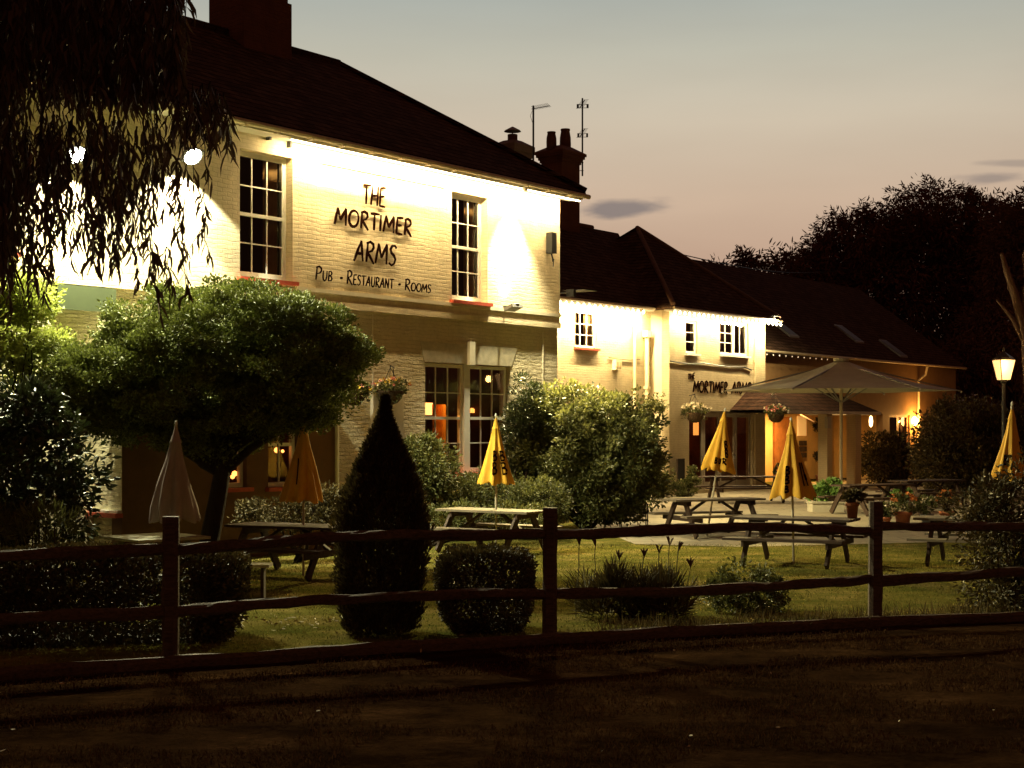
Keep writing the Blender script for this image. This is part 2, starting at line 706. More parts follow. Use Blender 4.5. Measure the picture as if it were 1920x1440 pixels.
def point(name, loc, power, col, r=0.05):
    d = bpy.data.lights.new(name, 'POINT')
    d.energy = power; d.color = col; d.shadow_soft_size = r
    o = bpy.data.objects.new(name, d)
    COL.objects.link(o)
    o.location = loc
    return o


def spot(name, loc, target, power, col, ang, blend=0.3, r=0.05):
    d = bpy.data.lights.new(name, 'SPOT')
    d.energy = power; d.color = col; d.shadow_soft_size = r
    d.spot_size = R(ang); d.spot_blend = blend
    o = bpy.data.objects.new(name, d)
    COL.objects.link(o)
    o.location = loc
    o.rotation_euler = (Vector(target) - Vector(loc)).to_track_quat('-Z', 'Y').to_euler()
    return o


WARM = (1.0, 0.76, 0.38)
ORANGE = (1.0, 0.42, 0.09)
COOL = (1.0, 0.97, 0.58)

# ------------------------------------------------------------------ ground
def ground_mat():
    k = MB_('verge_earth')
    a = k.noise(0.7, 10, 0.8, (1, 1.7, 1))
    b = k.noise(18, 6, 0.75)
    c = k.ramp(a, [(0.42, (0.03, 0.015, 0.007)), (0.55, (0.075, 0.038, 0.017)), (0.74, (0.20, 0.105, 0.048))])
    mx = k.n('ShaderNodeMix', data_type='RGBA', blend_type='MULTIPLY')
    mx.inputs[0].default_value = 0.8
    k.l(c, mx.inputs[6])
    k.l(k.ramp(b, [(0.3, (0.4, 0.4, 0.4)), (0.7, (1, 1, 1))]), mx.inputs[7])
    k.l(mx.outputs[2], k.b.inputs['Base Color'])
    k.l(k.bump(b, 0.9, 0.05), k.b.inputs['Normal'])
    k.b.inputs['Roughness'].default_value = 0.95
    k.b.inputs['Specular IOR Level'].default_value = 0.0
    return k.m


def lawn_mat():
    k = MB_('lawn_turf')
    a = k.noise(0.8, 6, 0.7, (1, 1.6, 1))
    b = k.noise(45, 6, 0.8)
    c = k.ramp(a, [(0.36, (0.11, 0.12, 0.025)), (0.50, (0.19, 0.17, 0.04)), (0.66, (0.34, 0.26, 0.09))])
    mx = k.n('ShaderNodeMix', data_type='RGBA', blend_type='MULTIPLY')
    mx.inputs[0].default_value = 0.75
    k.l(c, mx.inputs[6])
    k.l(k.ramp(b, [(0.3, (0.35, 0.35, 0.35)), (0.7, (1, 1, 1))]), mx.inputs[7])
    k.l(mx.outputs[2], k.b.inputs['Base Color'])
    k.l(k.bump(b, 0.8, 0.03), k.b.inputs['Normal'])
    k.b.inputs['Roughness'].default_value = 0.95
    k.b.inputs['Specular IOR Level'].default_value = 0.0
    return k.m


def paving_mat():
    k = MB_('patio_paving')
    br = k.n('ShaderNodeTexBrick')
    k.l(k.coord(), br.inputs['Vector'])
    br.inputs['Scale'].default_value = 1.0
    br.inputs['Brick Width'].default_value = 0.9
    br.inputs['Row Height'].default_value = 0.6
    br.inputs['Mortar Size'].default_value = 0.012
    br.inputs['Color1'].default_value = (0.42, 0.36, 0.24, 1)
    br.inputs['Color2'].default_value = (0.34, 0.30, 0.20, 1)
    br.inputs['Mortar'].default_value = (0.16, 0.13, 0.09, 1)
    nn = k.noise(3, 6, 0.7)
    mx = k.n('ShaderNodeMix', data_type='RGBA', blend_type='MULTIPLY')
    mx.inputs[0].default_value = 0.7
    k.l(br.outputs['Color'], mx.inputs[6])
    k.l(k.ramp(nn, [(0.3, (0.6, 0.6, 0.6)), (0.7, (1, 1, 1))]), mx.inputs[7])
    k.l(mx.outputs[2], k.b.inputs['Base Color'])
    k.l(k.bump(nn, 0.3, 0.01), k.b.inputs['Normal'])
    k.b.inputs['Roughness'].default_value = 0.8
    return k.m


def sheet(name, pts, z, mat, **kw):
    m = MB()
    m.add([(x, y, z) for x, y in pts], [tuple(range(len(pts)))])
    return tag(m.build(name, mat), kind='structure')


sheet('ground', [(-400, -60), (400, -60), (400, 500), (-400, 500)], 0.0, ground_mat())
FENCE = [(-8.6, 10.9), (-3.12, 13.5), (0.38, 15.06), (4.0, 16.3), (8.0, 17.5), (12.2, 18.7)]
lawn_edge = [(x + 0.05, y + 0.28) for x, y in FENCE]
sheet('lawn', lawn_edge + [(26, 24), (26, 60), (-20, 60), (-20, 8.0)], 0.004, lawn_mat())
_w = FB.w
patio_pts = [(1.9, 31.0), (2.3, 27.6), (4.2, 27.0), (9.5, 28.5), (22, 31.5), (30, 60), (24, 75), (4, 48), (1.5, 40)]
sheet('patio', patio_pts, 0.009, paving_mat())


def grass_stuff(name, n, region, hmin, hmax, mat, label):
    x0, x1, y0, y1, test = region
    P = np.stack([RNG.uniform(x0, x1, n), RNG.uniform(y0, y1, n), np.zeros(n)], 1)
    keep = np.array([test(a, b) for a, b, _ in P])
    P = P[keep]
    n = len(P)
    D = RNG.normal(size=(n, 3)) * 0.45
    D[:, 2] = 1
    V, Fq = leaf_arrays(P, D, RNG.uniform(hmin, hmax, n), RNG.uniform(0.006, 0.014, n), 0.1)
    o = quads_obj(name, V, Fq, mat)
    return tag(o, label, 'grass', kind='stuff')


def fence_y(x):
    for (xa, ya), (xb, yb) in zip(FENCE[:-1], FENCE[1:]):
        if x <= xb:
            return ya + (yb - ya) * (x - xa) / (xb - xa)
    return FENCE[-1][1]


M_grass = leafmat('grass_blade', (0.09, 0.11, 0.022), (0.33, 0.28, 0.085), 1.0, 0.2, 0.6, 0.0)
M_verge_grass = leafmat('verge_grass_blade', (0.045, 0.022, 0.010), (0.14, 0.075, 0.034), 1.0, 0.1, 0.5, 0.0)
grass_stuff('lawn_grass', 60000, (-8, 9, 13, 27.5, lambda a, b: b > fence_y(a) + 0.32 and abs(a) < b * 0.36), 0.015, 0.04, M_grass,
            'short mown grass lit by the pub lamps behind the fence')
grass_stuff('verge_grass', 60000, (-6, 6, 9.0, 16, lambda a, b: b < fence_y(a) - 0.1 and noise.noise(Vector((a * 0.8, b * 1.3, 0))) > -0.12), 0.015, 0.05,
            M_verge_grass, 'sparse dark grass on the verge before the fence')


def long_grass_test(a, b):
    fy = fence_y(a)
    return fy - 0.12 < b < fy + 0.5 and a > 0.9


grass_stuff('long_grass', 14000, (0.9, 6.4, 14.5, 18.2, long_grass_test), 0.06, 0.26,
            leafmat('long_grass_blade', (0.05, 0.04, 0.015), (0.2, 0.14, 0.05), 0.8, 0.25, 0.6, 0.1), 'long unmown grass along the foot of the fence')

# fallen pale leaves
nl = 90
cx = np.concatenate([RNG.normal(-2.35, 0.5, nl), RNG.uniform(-5, 5, 28)])
cy = np.concatenate([RNG.normal(16.6, 0.35, nl), RNG.uniform(9.6, 16, 28)])
P = np.stack([cx, cy, np.full(len(cx), 0.03)], 1)
D = np.stack([RNG.normal(size=len(cx)), RNG.normal(size=len(cx)), RNG.normal(size=len(cx)) * 0.1], 1)
V, Fq = leaf_arrays(P, D, RNG.uniform(0.02, 0.07, len(cx)), RNG.uniform(0.012, 0.03, len(cx)), 0.1)
tag(quads_obj('fallen_leaves', V, Fq, simple('dry_leaf', (0.5, 0.42, 0.25), 0.6, 0.0)), 'pale fallen leaves scattered on the lawn and verge', 'leaves', kind='stuff')


# ------------------------------------------------------------------ buildings
def wall_holes(x0, x1, z0, z1, holes, mat, name, parent, y=0.0, th=0.3):
    """wall in the local x-z plane, front at y, with rectangular openings and their reveals"""
    xs = sorted(set([x0, x1] + [h[0] for h in holes] + [h[1] for h in holes]))
    zs = sorted(set([z0, z1] + [h[2] for h in holes] + [h[3] for h in holes]))
    xs = [v for v in xs if x0 <= v <= x1]
    zs = [v for v in zs if z0 <= v <= z1]
    m = MB()
    for a, b in zip(xs[:-1], xs[1:]):
        for c, d in zip(zs[:-1], zs[1:]):
            mx, mz = (a + b) / 2, (c + d) / 2
            if any(h[0] < mx < h[1] and h[2] < mz < h[3] for h in holes):
                continue
            m.add([(a, y, c), (b, y, c), (b, y, d), (a, y, d)], [(0, 1, 2, 3)])
            m.add([(a, y + th, c), (b, y + th, c), (b, y + th, d), (a, y + th, d)], [(3, 2, 1, 0)])
    for a, b, c, d in holes:
        m.add([(a, y, c), (b, y, c), (b, y + th, c), (a, y + th, c)], [(3, 2, 1, 0)])
        m.add([(a, y, d), (b, y, d), (b, y + th, d), (a, y + th, d)], [(0, 1, 2, 3)])
        m.add([(a, y, c), (a, y, d), (a, y + th, d), (a, y + th, c)], [(3, 2, 1, 0)])
        m.add([(b, y, c), (b, y, d), (b, y + th, d), (b, y + th, c)], [(0, 1, 2, 3)])
    # outer rim
    m.add([(x0, y, z0), (x0, y + th, z0), (x0, y + th, z1), (x0, y, z1)], [(0, 1, 2, 3)])
    m.add([(x1, y, z0), (x1, y + th, z0), (x1, y + th, z1), (x1, y, z1)], [(3, 2, 1, 0)])
    m.add([(x0, y, z1), (x1, y, z1), (x1, y + th, z1), (x0, y + th, z1)], [(0, 1, 2, 3)])
    m.add([(x0, y, z0), (x1, y, z0), (x1, y + th, z0), (x0, y + th, z0)], [(3, 2, 1, 0)])
    return m.build(name, mat, parent)


def sash(x0, x1, z0, z1, parent, y=0.12, nx=3, nz=4, fr=0.07, bar=0.022, sill=True, sill_mat=None, curtain=0, room=True, room_mat=None, sash_line=True, name='window', mat=None,
         sill_over=0.07, wallface=0.0, depth=1.6):
    """window set in an opening; the frame is the part, pane / sill / curtain / room are its children"""
    m = MB()
    m.box(x0, x0 + fr, y, y + 0.08, z0, z1)
    m.box(x1 - fr, x1, y, y + 0.08, z0, z1)
    m.box(x0 + fr, x1 - fr, y, y + 0.08, z1 - fr, z1)
    m.box(x0 + fr, x1 - fr, y, y + 0.08, z0, z0 + fr * 1.3)
    ix0, ix1, iz0, iz1 = x0 + fr, x1 - fr, z0 + fr * 1.3, z1 - fr
    mid = (iz0 + iz1) / 2
    if sash_line:
        m.box(ix0, ix1, y - 0.006, y + 0.074, mid - 0.03, mid + 0.03)
    for i in range(1, nx):
        xx = ix0 + (ix1 - ix0) * i / nx
        m.box(xx - bar / 2, xx + bar / 2, y + 0.015, y + 0.05, iz0, iz1)
    for j in range(1, nz):
        zz = iz0 + (iz1 - iz0) * j / nz
        if sash_line and abs(zz - mid) < 0.05:
            continue
        m.box(ix0, ix1, y + 0.018, y + 0.053, zz - bar / 2, zz + bar / 2)
    w = m.build(name, mat or M_white, parent)
    g = MB()
    g.add([(ix0, y + 0.032, iz0), (ix1, y + 0.032, iz0), (ix1, y + 0.032, iz1), (ix0, y + 0.032, iz1)], [(0, 1, 2, 3)])
    g.build('pane', M_glass, w)
    if sill:
        s = MB()
        s.box(x0 - sill_over, x1 + sill_over, wallface - 0.10, y - 0.002, z0 - 0.07, z0 - 0.004)
        s.build('sill', sill_mat or M_red, w)
    if curtain:
        c = MB()
        n = 14
        for side in ((0, 1) if curtain == 2 else ((1,) if curtain == 1 else (0,))):
            cw = (ix1 - ix0) * 0.30
            xa = ix0 if side == 0 else ix1 - cw
            pts = []
            for i in range(n + 1):
                xx = xa + cw * i / n
                yy = y + 0.16 + 0.03 * math.sin(i * 2.1)
                pts.append((xx, yy))
            vs = [(a, b, iz0 - 0.05) for a, b in pts] + [(a, b, iz1 + 0.05) for a, b in pts]
            c.add(vs, [(i, i + 1, n + 2 + i, n + 1 + i) for i in range(n)])
        c.build('curtain', M_ivory, w)
    if room:
        r = MB()
        X0, X1, Y0, Y1, Z0, Z1 = x0 - 0.15, x1 + 0.15, y + 0.19, y + depth, z0 - 0.2, z1 + 0.15
        vs = [(X0, Y0, Z0), (X1, Y0, Z0), (X1, Y1, Z0), (X0, Y1, Z0), (X0, Y0, Z1), (X1, Y0, Z1), (X1, Y1, Z1), (X0, Y1, Z1)]
        r.add(vs, [(0, 1, 2, 3), (4, 7, 6, 5), (1, 5, 6, 2), (2, 6, 7, 3), (3, 7, 4, 0)])
        r.build('room', room_mat or M_dark, w)
    return w


def hip_roof(x0, x1, y0, y1, ze, zr, hipL, hipR, mat, parent, name='roof', th=0.1):
    """roof over a rectangle, ridge along x"""
    ym = (y0 + y1) / 2
    hw = (y1 - y0) / 2
    xa = x0 + (hw if hipL else 0)
    xb = x1 - (hw if hipR else 0)
    top = [(x0, y0, ze), (x1, y0, ze), (x1, y1, ze), (x0, y1, ze), (xa, ym, zr), (xb, ym, zr)]
    bot = [(x, y, z - th) for x, y, z in top[:4]]
    m = MB()
    m.add(top + bot, [(0, 1, 5, 4), (1, 2, 5), (2, 3, 4, 5), (3, 0, 4),
                      (0, 6, 7, 1), (1, 7, 8, 2), (2, 8, 9, 3), (3, 9, 6, 0), (6, 9, 8, 7)])
    return m.build(name, mat, parent), (xa, ym, zr), (xb, ym, zr)


# ======== main house
house = empty('pub_house', FM.o, RZ)
tag(house, 'big two storey painted brick pub with tall sash windows and hipped dark roof', 'building')
XL = -18.5
Z_LEDGE = 4.44
ZW = 7.40
PR = 0.07     # upper wall stands proud of the lower one
w1 = (-9.54, -8.28, 4.80, 7.02)
w2 = (-3.80, -2.62, 4.79, 7.00)
w0 = (-15.25, -14.0, 4.80, 7.02)
wm = (-12.3, -11.3, 5.6, 7.0)
wall_holes(XL, 0, Z_LEDGE, ZW, [w0, w1, w2], M_wall_up, 'upper_wall', house, -PR, 0.3)
for i, w in enumerate((w0, w1, w2)):
    ww = sash(w[0], w[1], w[2], w[3], house, y=0.10, curtain=(1 if i == 2 else 1), wallface=-PR, fr=0.09)
# lower windows
xl, _ = FM.loc(797, 700); xr, _ = FM.loc(957, 700)
lw = (xl, xr, 1.23, 3.50)
BX0, _ = FM.loc(229, 800, -0.7)
BX1, _ = FM.loc(630, 800, -0.7)
BX0, BX1 = BX0, BX1
a0, _ = FM.loc(176, 900); a1_, _ = FM.loc(232, 900)
wall_holes(XL, 0, 0, Z_LEDGE, [lw], M_wall_lo, 'lower_wall', house, 0.0, 0.3)
mid = (xl + xr) / 2
M_room_warm = simple('warm_room_plaster', (0.42, 0.17, 0.06), 0.8, 0.4, 2)
k1 = sash(xl + 0.02, mid - 0.09, 1.25, 3.48, house, nx=3, nz=4, sill=True, room=False, sill_mat=M_red, y=0.11, curtain=0)
k2 = sash(mid + 0.09, xr - 0.02, 1.25, 3.48, house, nx=3, nz=4, sill=True, room=False, sill_mat=M_red, y=0.11)
mm = MB(); mm.box(mid - 0.088, mid + 0.088, 0.06, 0.20, 1.23, 3.50); mm.build('mullion', M_white, house)
# bar room behind the lower windows
r = MB()
X0, X1, Y0, Y1, Z0, Z1 = xl - 0.3, xr + 1.2, 0.305, 3.4, 0.9, 3.8
vs = [(X0, Y0, Z0), (X1, Y0, Z0), (X1, Y1, Z0), (X0, Y1, Z0), (X0, Y0, Z1), (X1, Y0, Z1), (X1, Y1, Z1), (X0, Y1, Z1)]
r.add(vs, [(0, 1, 2, 3), (4, 7, 6, 5), (1, 5, 6, 2), (2, 6, 7, 3), (3, 7, 4, 0)])
r.build('bar_room', simple('bar_room_wall', (0.09, 0.03, 0.012), 0.8, 0.6, 1.5), house)
c = MB()   # warm curtain inside the left window
Xc0, Zc1 = FM.loc(811, 758, 0.55); Xc1, Zc0 = FM.loc(834, 860, 0.55)
cps = [(Xc0 + (Xc1 - Xc0) * i / 16, 0.55 + 0.035 * math.sin(i * 1.9)) for i in range(17)]
c.add([(a, b, Zc0) for a, b in cps] + [(a, b, Zc1) for a, b in cps], [(i, i + 1, 18 + i, 17 + i) for i in range(16)])
c.build('curtain', simple('amber_curtain', (0.75, 0.36, 0.07), 0.8, 0.2, 6), house)
# glowing bar sign / bottles row seen through the right sash
brow = MB()
for i in range(9):
    X, Zb_ = FM.loc(877 + i * 4.2 + (4 if i > 3 else 0), 774, 1.95)
    brow.box(X, X + 0.045, 1.95, 2.0, Zb_, Zb_ + 0.11 * (0.7 + 0.3 * math.sin(i * 2.3) ** 2))
    if i in (3, 8):
        brow.build('backlit_shelf', emit('backlit_glow', (1.0, 0.36, 0.06), 2.2), house)
        brow = MB()
xq, zq = FM.loc(800, 778, 1.2); pic = MB(); pic.box(xq, xq + 0.2, 1.2, 1.24, zq, zq + 0.26); pic.build('wall_lamp_shade', emit('shade_glow', (1.0, 0.45, 0.12), 3.0), house)
spot('bar_light', FM.w(Xc0 + 0.3, 0.42, 3.3), FM.w(Xc0 + 0.15, 0.56, 1.9), 160, (1.0, 0.45, 0.08), 60, 0.6, 0.05)
point('bar_light', FM.w(xl + 1.6, 2.6, 3.2), 9, (1.0, 0.42, 0.12), 0.03)
# lintel with keystone
lt = MB()
zt = 3.50
lt.add([(xl - 0.03, -0.012, zt), (xr + 0.03, -0.012, zt), (xr + 0.24, -0.012, zt + 0.40), (xl - 0.16, -0.012, zt + 0.40),
        (xl - 0.03, 0.02, zt), (xr + 0.03, 0.02, zt), (xr + 0.24, 0.02, zt + 0.40), (xl - 0.16, 0.02, zt + 0.40)],
       [(0, 1, 2, 3), (3, 2, 6, 7), (0, 3, 7, 4), (1, 5, 6, 2), (0, 4, 5, 1)])
lt.build('lintel', simple('lintel_render', (0.46, 0.41, 0.29), 0.75, 0.2, 6, 0.4, 0.02), house)
ks = MB(); ks.box(mid - 0.09, mid + 0.09, -0.09, -0.014, zt - 0.02, zt + 0.46); ks.build('keystone', M_plaster, house)
# string course, ledge
s_ = MB(); s_.box(-8.18, 0.03, -PR - 0.035, -PR - 0.001, 4.655, 4.725); s_.build('string_course', M_plaster, house)
s_ = MB(); s_.box(XL, 0.02, -PR - 0.02, -PR - 0.001, 4.40, 4.52); s_.build('ledge', M_wall_up, house)
# side walls and back
s_ = MB()
s_.box(-0.29, -0.002, 0.302, 6.9, 0, ZW - 0.01)
s_.box(XL, 0.0, 6.6, 6.9, 0, ZW - 0.02)
s_.box(XL + 0.002, XL + 0.29, 0.302, 6.598, 0, ZW - 0.01)
s_.build('rear_walls', M_wall_lo, house)
# floor slab upstairs so that rooms are dark
s_ = MB(); s_.box(XL + 0.3, -0.3, 2.2, 6.5, 4.2, 4.3); s_.build('upper_floor', M_dark, house)
# roof
OV = 0.42
rf, ra, rb = hip_roof(XL - OV, 0 + OV, -PR - OV, 6.9 + OV, 7.46, 10.16, True, True, M_roof, house)
sf = MB(); sf.box(XL - OV + 0.05, OV - 0.05, -PR - OV + 0.05, -PR + 0.02, 7.30, 7.355); sf.build('soffit', M_white, house)
# gutter with brackets
gt = MB()
gy = -PR - OV - 0.05
gt.tube([(XL - OV, gy, 7.36), (OV + 0.05, gy, 7.36)], 0.055, 8)
for i in range(24):
    X = -0.3 - i * 0.8
    gt.box(X, X + 0.03, gy - 0.06, gy + 0.10, 7.29, 7.32)
gt.build('gutter', simple('cream_gutter', (0.5, 0.42, 0.28), 0.5, 0.15, 10), house)
rt = MB()
rt.tube([(ra[0], ra[1], ra[2] + 0.02), (rb[0], rb[1], rb[2] + 0.02)], 0.09, 8)
rt.tube([(rb[0], rb[1], rb[2] + 0.02), (OV, -PR - OV, 7.5)], 0.07, 8)
rt.build('ridge_tiles', M_roof, rf)
# rafter-foot brackets near the first window
bk = MB()
for px, py in ((502, 256), (541, 270)):
    X, Z = FM.loc(px, py, -PR - 0.05)
    bk = MB(); bk.box(X, X + 0.05, -PR - 0.10, -PR - 0.002, Z - 0.06, Z + 0.10)
    bk.build('iron_bracket', M_black, house)
# big chimney on the ridge
cx_, _ = 0, 0
ridge_y = ra[1]
chx, _ = FM.loc(470, 80, ridge_y)
ch = MB()
ch.box(chx - 0.66, chx + 0.66, ridge_y - 0.52, ridge_y + 0.52, 8.6, 10.95)
ch.box(chx - 0.60, chx + 0.60, ridge_y - 0.47, ridge_y + 0.47, 10.95, 11.10)
ch.box(chx - 0.54, chx + 0.54, ridge_y - 0.42, ridge_y + 0.42, 11.10, 13.6)
ch.box(chx - 0.62, chx + 0.62, ridge_y - 0.50, ridge_y + 0.50, 13.6, 13.9)
ch.build('chimney', M_brick, house)
# projecting ground-floor bay under the tree
bay_h = 3.05
b1w = FM.loc(408, 850, -0.7)[0], FM.loc(463, 850, -0.7)[0]
b2w = FM.loc(503, 850, -0.7)[0], FM.loc(560, 850, -0.7)[0]
zb0 = Zp(915, 24.5); zb1 = Zp(812, 24.5)
bh = [(b1w[0], b1w[1], zb0, 2.6), (b2w[0], b2w[1], zb0 - 0.02, 2.6)]
wall_holes(BX0, BX1, 0, bay_h, bh, simple('shaded_bay_render', (0.13, 0.065, 0.03), 0.8, 0.15, 4), 'bay_wall', house, -0.7, 0.25)  # bay front stands unlit; that shade is put into its dark render colour
s_ = MB(); s_.box(BX0, BX0 + 0.2, -0.448, -0.002, 0, bay_h - 0.002); s_.box(BX0 - 0.012, BX0 - 0.001, -0.70, -0.002, 0.8, bay_h - 0.002); s_.build('bay_side_wall', M_wall_lo, house)
s_ = MB(); s_.box(BX1 - 0.2, BX1 - 0.001, -0.448, -0.002, 0, bay_h - 0.002); s_.build('bay_side_wall', M_plaster, house)
s_ = MB(); s_.box(BX0 - 0.08, BX1 + 0.02, -0.78, -0.001, bay_h + 0.001, bay_h + 0.1); s_.build('bay_roof', M_plaster, house)
for a, b, c0, c1 in bh:
    sash(a, b, c0, c1, house, y=-0.6, nx=2, nz=2, sill=True, wallface=-0.7, room=True, depth=0.5, fr=0.06, curtain=0, room_mat=simple('dim_bar_room', (0.10, 0.03, 0.012), 0.8, 0.6, 2))
lampm = emit('pendant_glow', (1.0, 0.33, 0.07), 4.0)
for px, py, rr in ((424, 800, 0.055), (411, 836, 0.045), (447, 838, 0.02), (512, 834, 0.02), (519, 844, 0.05), (530, 846, 0.03), (440, 888, 0.05), (436, 894, 0.04)):
    X, Z = FM.loc(px, py, -0.45)
    l_ = MB(); l_.lathe([(0.001, -rr), (rr * 0.8, -rr * 0.6), (rr, 0), (rr * 0.7, rr * 0.7), (0.001, rr)], 10, (X, -0.45 if py > 810 else -0.74, Z))
    l_.build('pendant_lamp', lampm, house, True)
# lit strip of wall at far left with red sill (painted-over window)
zs = Zp(956, 23.2)
s_ = MB(); s_.box(BX0 - 0.16, BX0 - 0.014, -0.74, -0.002, zs - 0.10, zs - 0.03); s_.build('painted_sill', M_red, house)
s_ = MB(); s_.box(BX0 - 0.10, BX0 - 0.014, -0.72, -0.002, zs - 0.029, zs + 0.01); s_.build('sill_slab', M_white, house)
# green painted signboard band on the wall at far left, and the wall step
s_ = MB(); X0_ = FM.loc(108, 560, -0.12)[0]; X1_ = FM.loc(218, 560, -0.12)[0]
s_.box(X0_, X1_, -0.12, -0.075, 4.0, 4.38); s_.build('fascia_board', simple('sage_paint', (0.055, 0.07, 0.03), 0.6, 0.1, 4), house)
# downpipes of main house
s_ = MB()
xx = FM.loc(632, 850, -0.76)[0]
s_.tube([(xx, -0.76, 0.0), (xx, -0.76, 3.0)], 0.035, 8)
s_.build('downpipe', M_white, house)
s_ = MB()
for px, za, zb in ((699, 4.35, 2.9), (1018, 4.3, 2.0)):
    xx = FM.loc(px, 700, -0.02)[0]
    s_ = MB(); s_.tube([(xx, -0.02, za), (xx, -0.02, zb)], 0.012, 6)
    s_.build('wall_line', M_plaster, house)
# boarded panel next to the baskets
s_ = MB(); xa, za = FM.loc(700, 735, -0.08); xb, zb = FM.loc(757, 778, -0.08)
s_.box(xa, xb, -0.08, -0.003, zb - 0.6, za); s_.build('render_panel', M_plaster, house)

# ======== chimneys behind and antennas
FA_y = 0.7        # face of block A lies behind block B's
wing = empty('rear_wing', FB.o, RZ)
tag(wing, 'lower cream rear wing with casement windows and glazed doors', 'building')
# B block front
def fbl(px, py, off=0.0):
    return FB.loc(px, py, off)


def hole(px0, py0, px1, py1, fr, off=0.0):
    xa, za = fr.loc(px0, py0, off)
    xb, _ = fr.loc(px1, py0, off)
    xm = (px0 + px1) / 2
    _, zt = fr.loc(xm, py0, off)
    _, zb = fr.loc(xm, py1, off)
    return (xa, xb, zb, zt)


hb1 = hole(1286, 602, 1308, 663, FB)
hb2 = hole(1350, 604, 1404, 666, FB)
hd = hole(1292, 771, 1412, 912, FB)
hd = (hd[0], hd[1], 0.12, hd[3])
EZ = 6.02
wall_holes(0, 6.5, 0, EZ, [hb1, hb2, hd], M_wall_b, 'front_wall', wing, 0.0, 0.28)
s_ = MB()
s_.box(0.001, 0.28, 0.282, FA_y - 0.002, 0, EZ - 0.002)
s_.box(6.22, 6.499, 0.282, 7.0, 0, EZ - 0.002)
s_.box(-12, 6.5, 7.002, 7.2, 0, EZ - 0.002)
s_.build('side_wall', simple('smooth_cream_render', (0.68, 0.58, 0.38), 0.7, 0.06, 3, 0.15, 0.004), wing)
sash(*hb1, wing, y=0.08, nx=1, nz=3, sash_line=False, fr=0.06, sill_mat=M_white, room=True)
m0 = (hb2[0] + hb2[1]) / 2
sash(hb2[0], m0 + 0.05, hb2[2], hb2[3], wing, y=0.08, nx=2, nz=3, sash_line=False, fr=0.06, sill_mat=M_white, sill_over=0.0)
sash(m0 + 0.055, hb2[1], hb2[2], hb2[3], wing, y=0.08, nx=2, nz=1, sash_line=False, fr=0.07, sill_mat=M_white, sill_over=0.0)
# A block
ha = hole(1078, 584, 1119, 652, FB, FA_y)
wall_holes(-12.0, -0.001, 0, EZ, [ha], M_wall_b, 'long_wall', wing, FA_y, 0.28)
sash(*ha, wing, y=FA_y + 0.08, nx=3, nz=3, sash_line=False, fr=0.05, curtain=2, wallface=FA_y)
# french doors: four leaves
dm = simple('grey_door_paint', (0.30, 0.26, 0.20), 0.5, 0.1, 8)
nx_ = 4
dw = (hd[1] - hd[0]) / nx_
for i in range(nx_):
    xa = hd[0] + i * dw + 0.01; xb = xa + dw - 0.02
    m = MB()
    m.box(xa, xa + 0.11, 0.10, 0.16, hd[2], hd[3] - 0.06)
    m.box(xb - 0.11, xb, 0.10, 0.16, hd[2], hd[3] - 0.06)
    m.box(xa + 0.11, xb - 0.11, 0.10, 0.16, hd[3] - 0.20, hd[3] - 0.06)
    m.box(xa + 0.11, xb - 0.11, 0.10, 0.16, hd[2], hd[2] + 0.25)
    d_ = m.build('door', dm, wing)
    g = MB(); g.add([(xa + 0.11, 0.13, hd[2] + 0.25), (xb - 0.11, 0.13, hd[2] + 0.25), (xb - 0.11, 0.13, hd[3] - 0.2), (xa + 0.11, 0.13, hd[3] - 0.2)], [(0, 1, 2, 3)])
    g.build('pane', M_glass, d_)
    if i % 2 == 0:
        h_ = MB(); h_.box(xb - 0.07, xb - 0.04, 0.06, 0.099, 1.1, 1.25); h_.build('handle', M_grey_metal, d_)
m = MB(); m.box(hd[0], hd[1], 0.06, 0.2, hd[3] - 0.055, hd[3]); m.build('door_head', dm, wing)
r = MB()
X0, X1, Y0, Y1, Z0, Z1 = hd[0] - 0.4, hd[1] + 0.4, 0.285, 3.5, 0.0, 3.0
vs = [(X0, Y0, Z0), (X1, Y0, Z0), (X1, Y1, Z0), (X0, Y1, Z0), (X0, Y0, Z1), (X1, Y0, Z1), (X1, Y1, Z1), (X0, Y1, Z1)]
r.add(vs, [(0, 1, 2, 3), (4, 7, 6, 5), (1, 5, 6, 2), (2, 6, 7, 3), (3, 7, 4, 0)])
r.build('dining_room', simple('dining_room_wall', (0.16, 0.05, 0.02), 0.8, 0.7, 1.2), wing)
s_ = MB()
for px, w_ in ((1302, 0.30), (1362, 0.28)):
    xx = FB.loc(px, 800, 2.0)[0]
    s_ = MB(); s_.box(xx, xx + w_, 2.0, 2.05, 1.9, 2.75)
    s_.build('wall_lamp_shade', emit('door_lamp_glow', (1.0, 0.36, 0.06), 1.3), wing)
point('dining_light', FB.w((hd[0] + hd[1]) / 2, 2.2, 2.5), 18, ORANGE, 0.1)
# dark wavy tubes along the front and long wall below the windows
m = MB()
pts = []
for px, py in ((1257, 677), (1275, 680), (1300, 683), (1318, 681), (1345, 685), (1372, 688), (1395, 688), (1409, 694)):
    X, Z = FB.loc(px, py, -0.035)
    pts.append((X, -0.035, Z))
m.tube(pts, 0.022, 6); m.build('wall_line', M_black, wing)
m = MB()
m.tube([(FB.loc(px, py, FA_y - 0.03)[0], FA_y - 0.03, FB.loc(px, py, FA_y - 0.03)[1]) for px, py in ((1142, 670), (1160, 673), (1180, 675), (1200, 674))], 0.015, 6)
m.build('wall_line', simple('brown_tube', (0.12, 0.08, 0.04), 0.7, 0), wing)
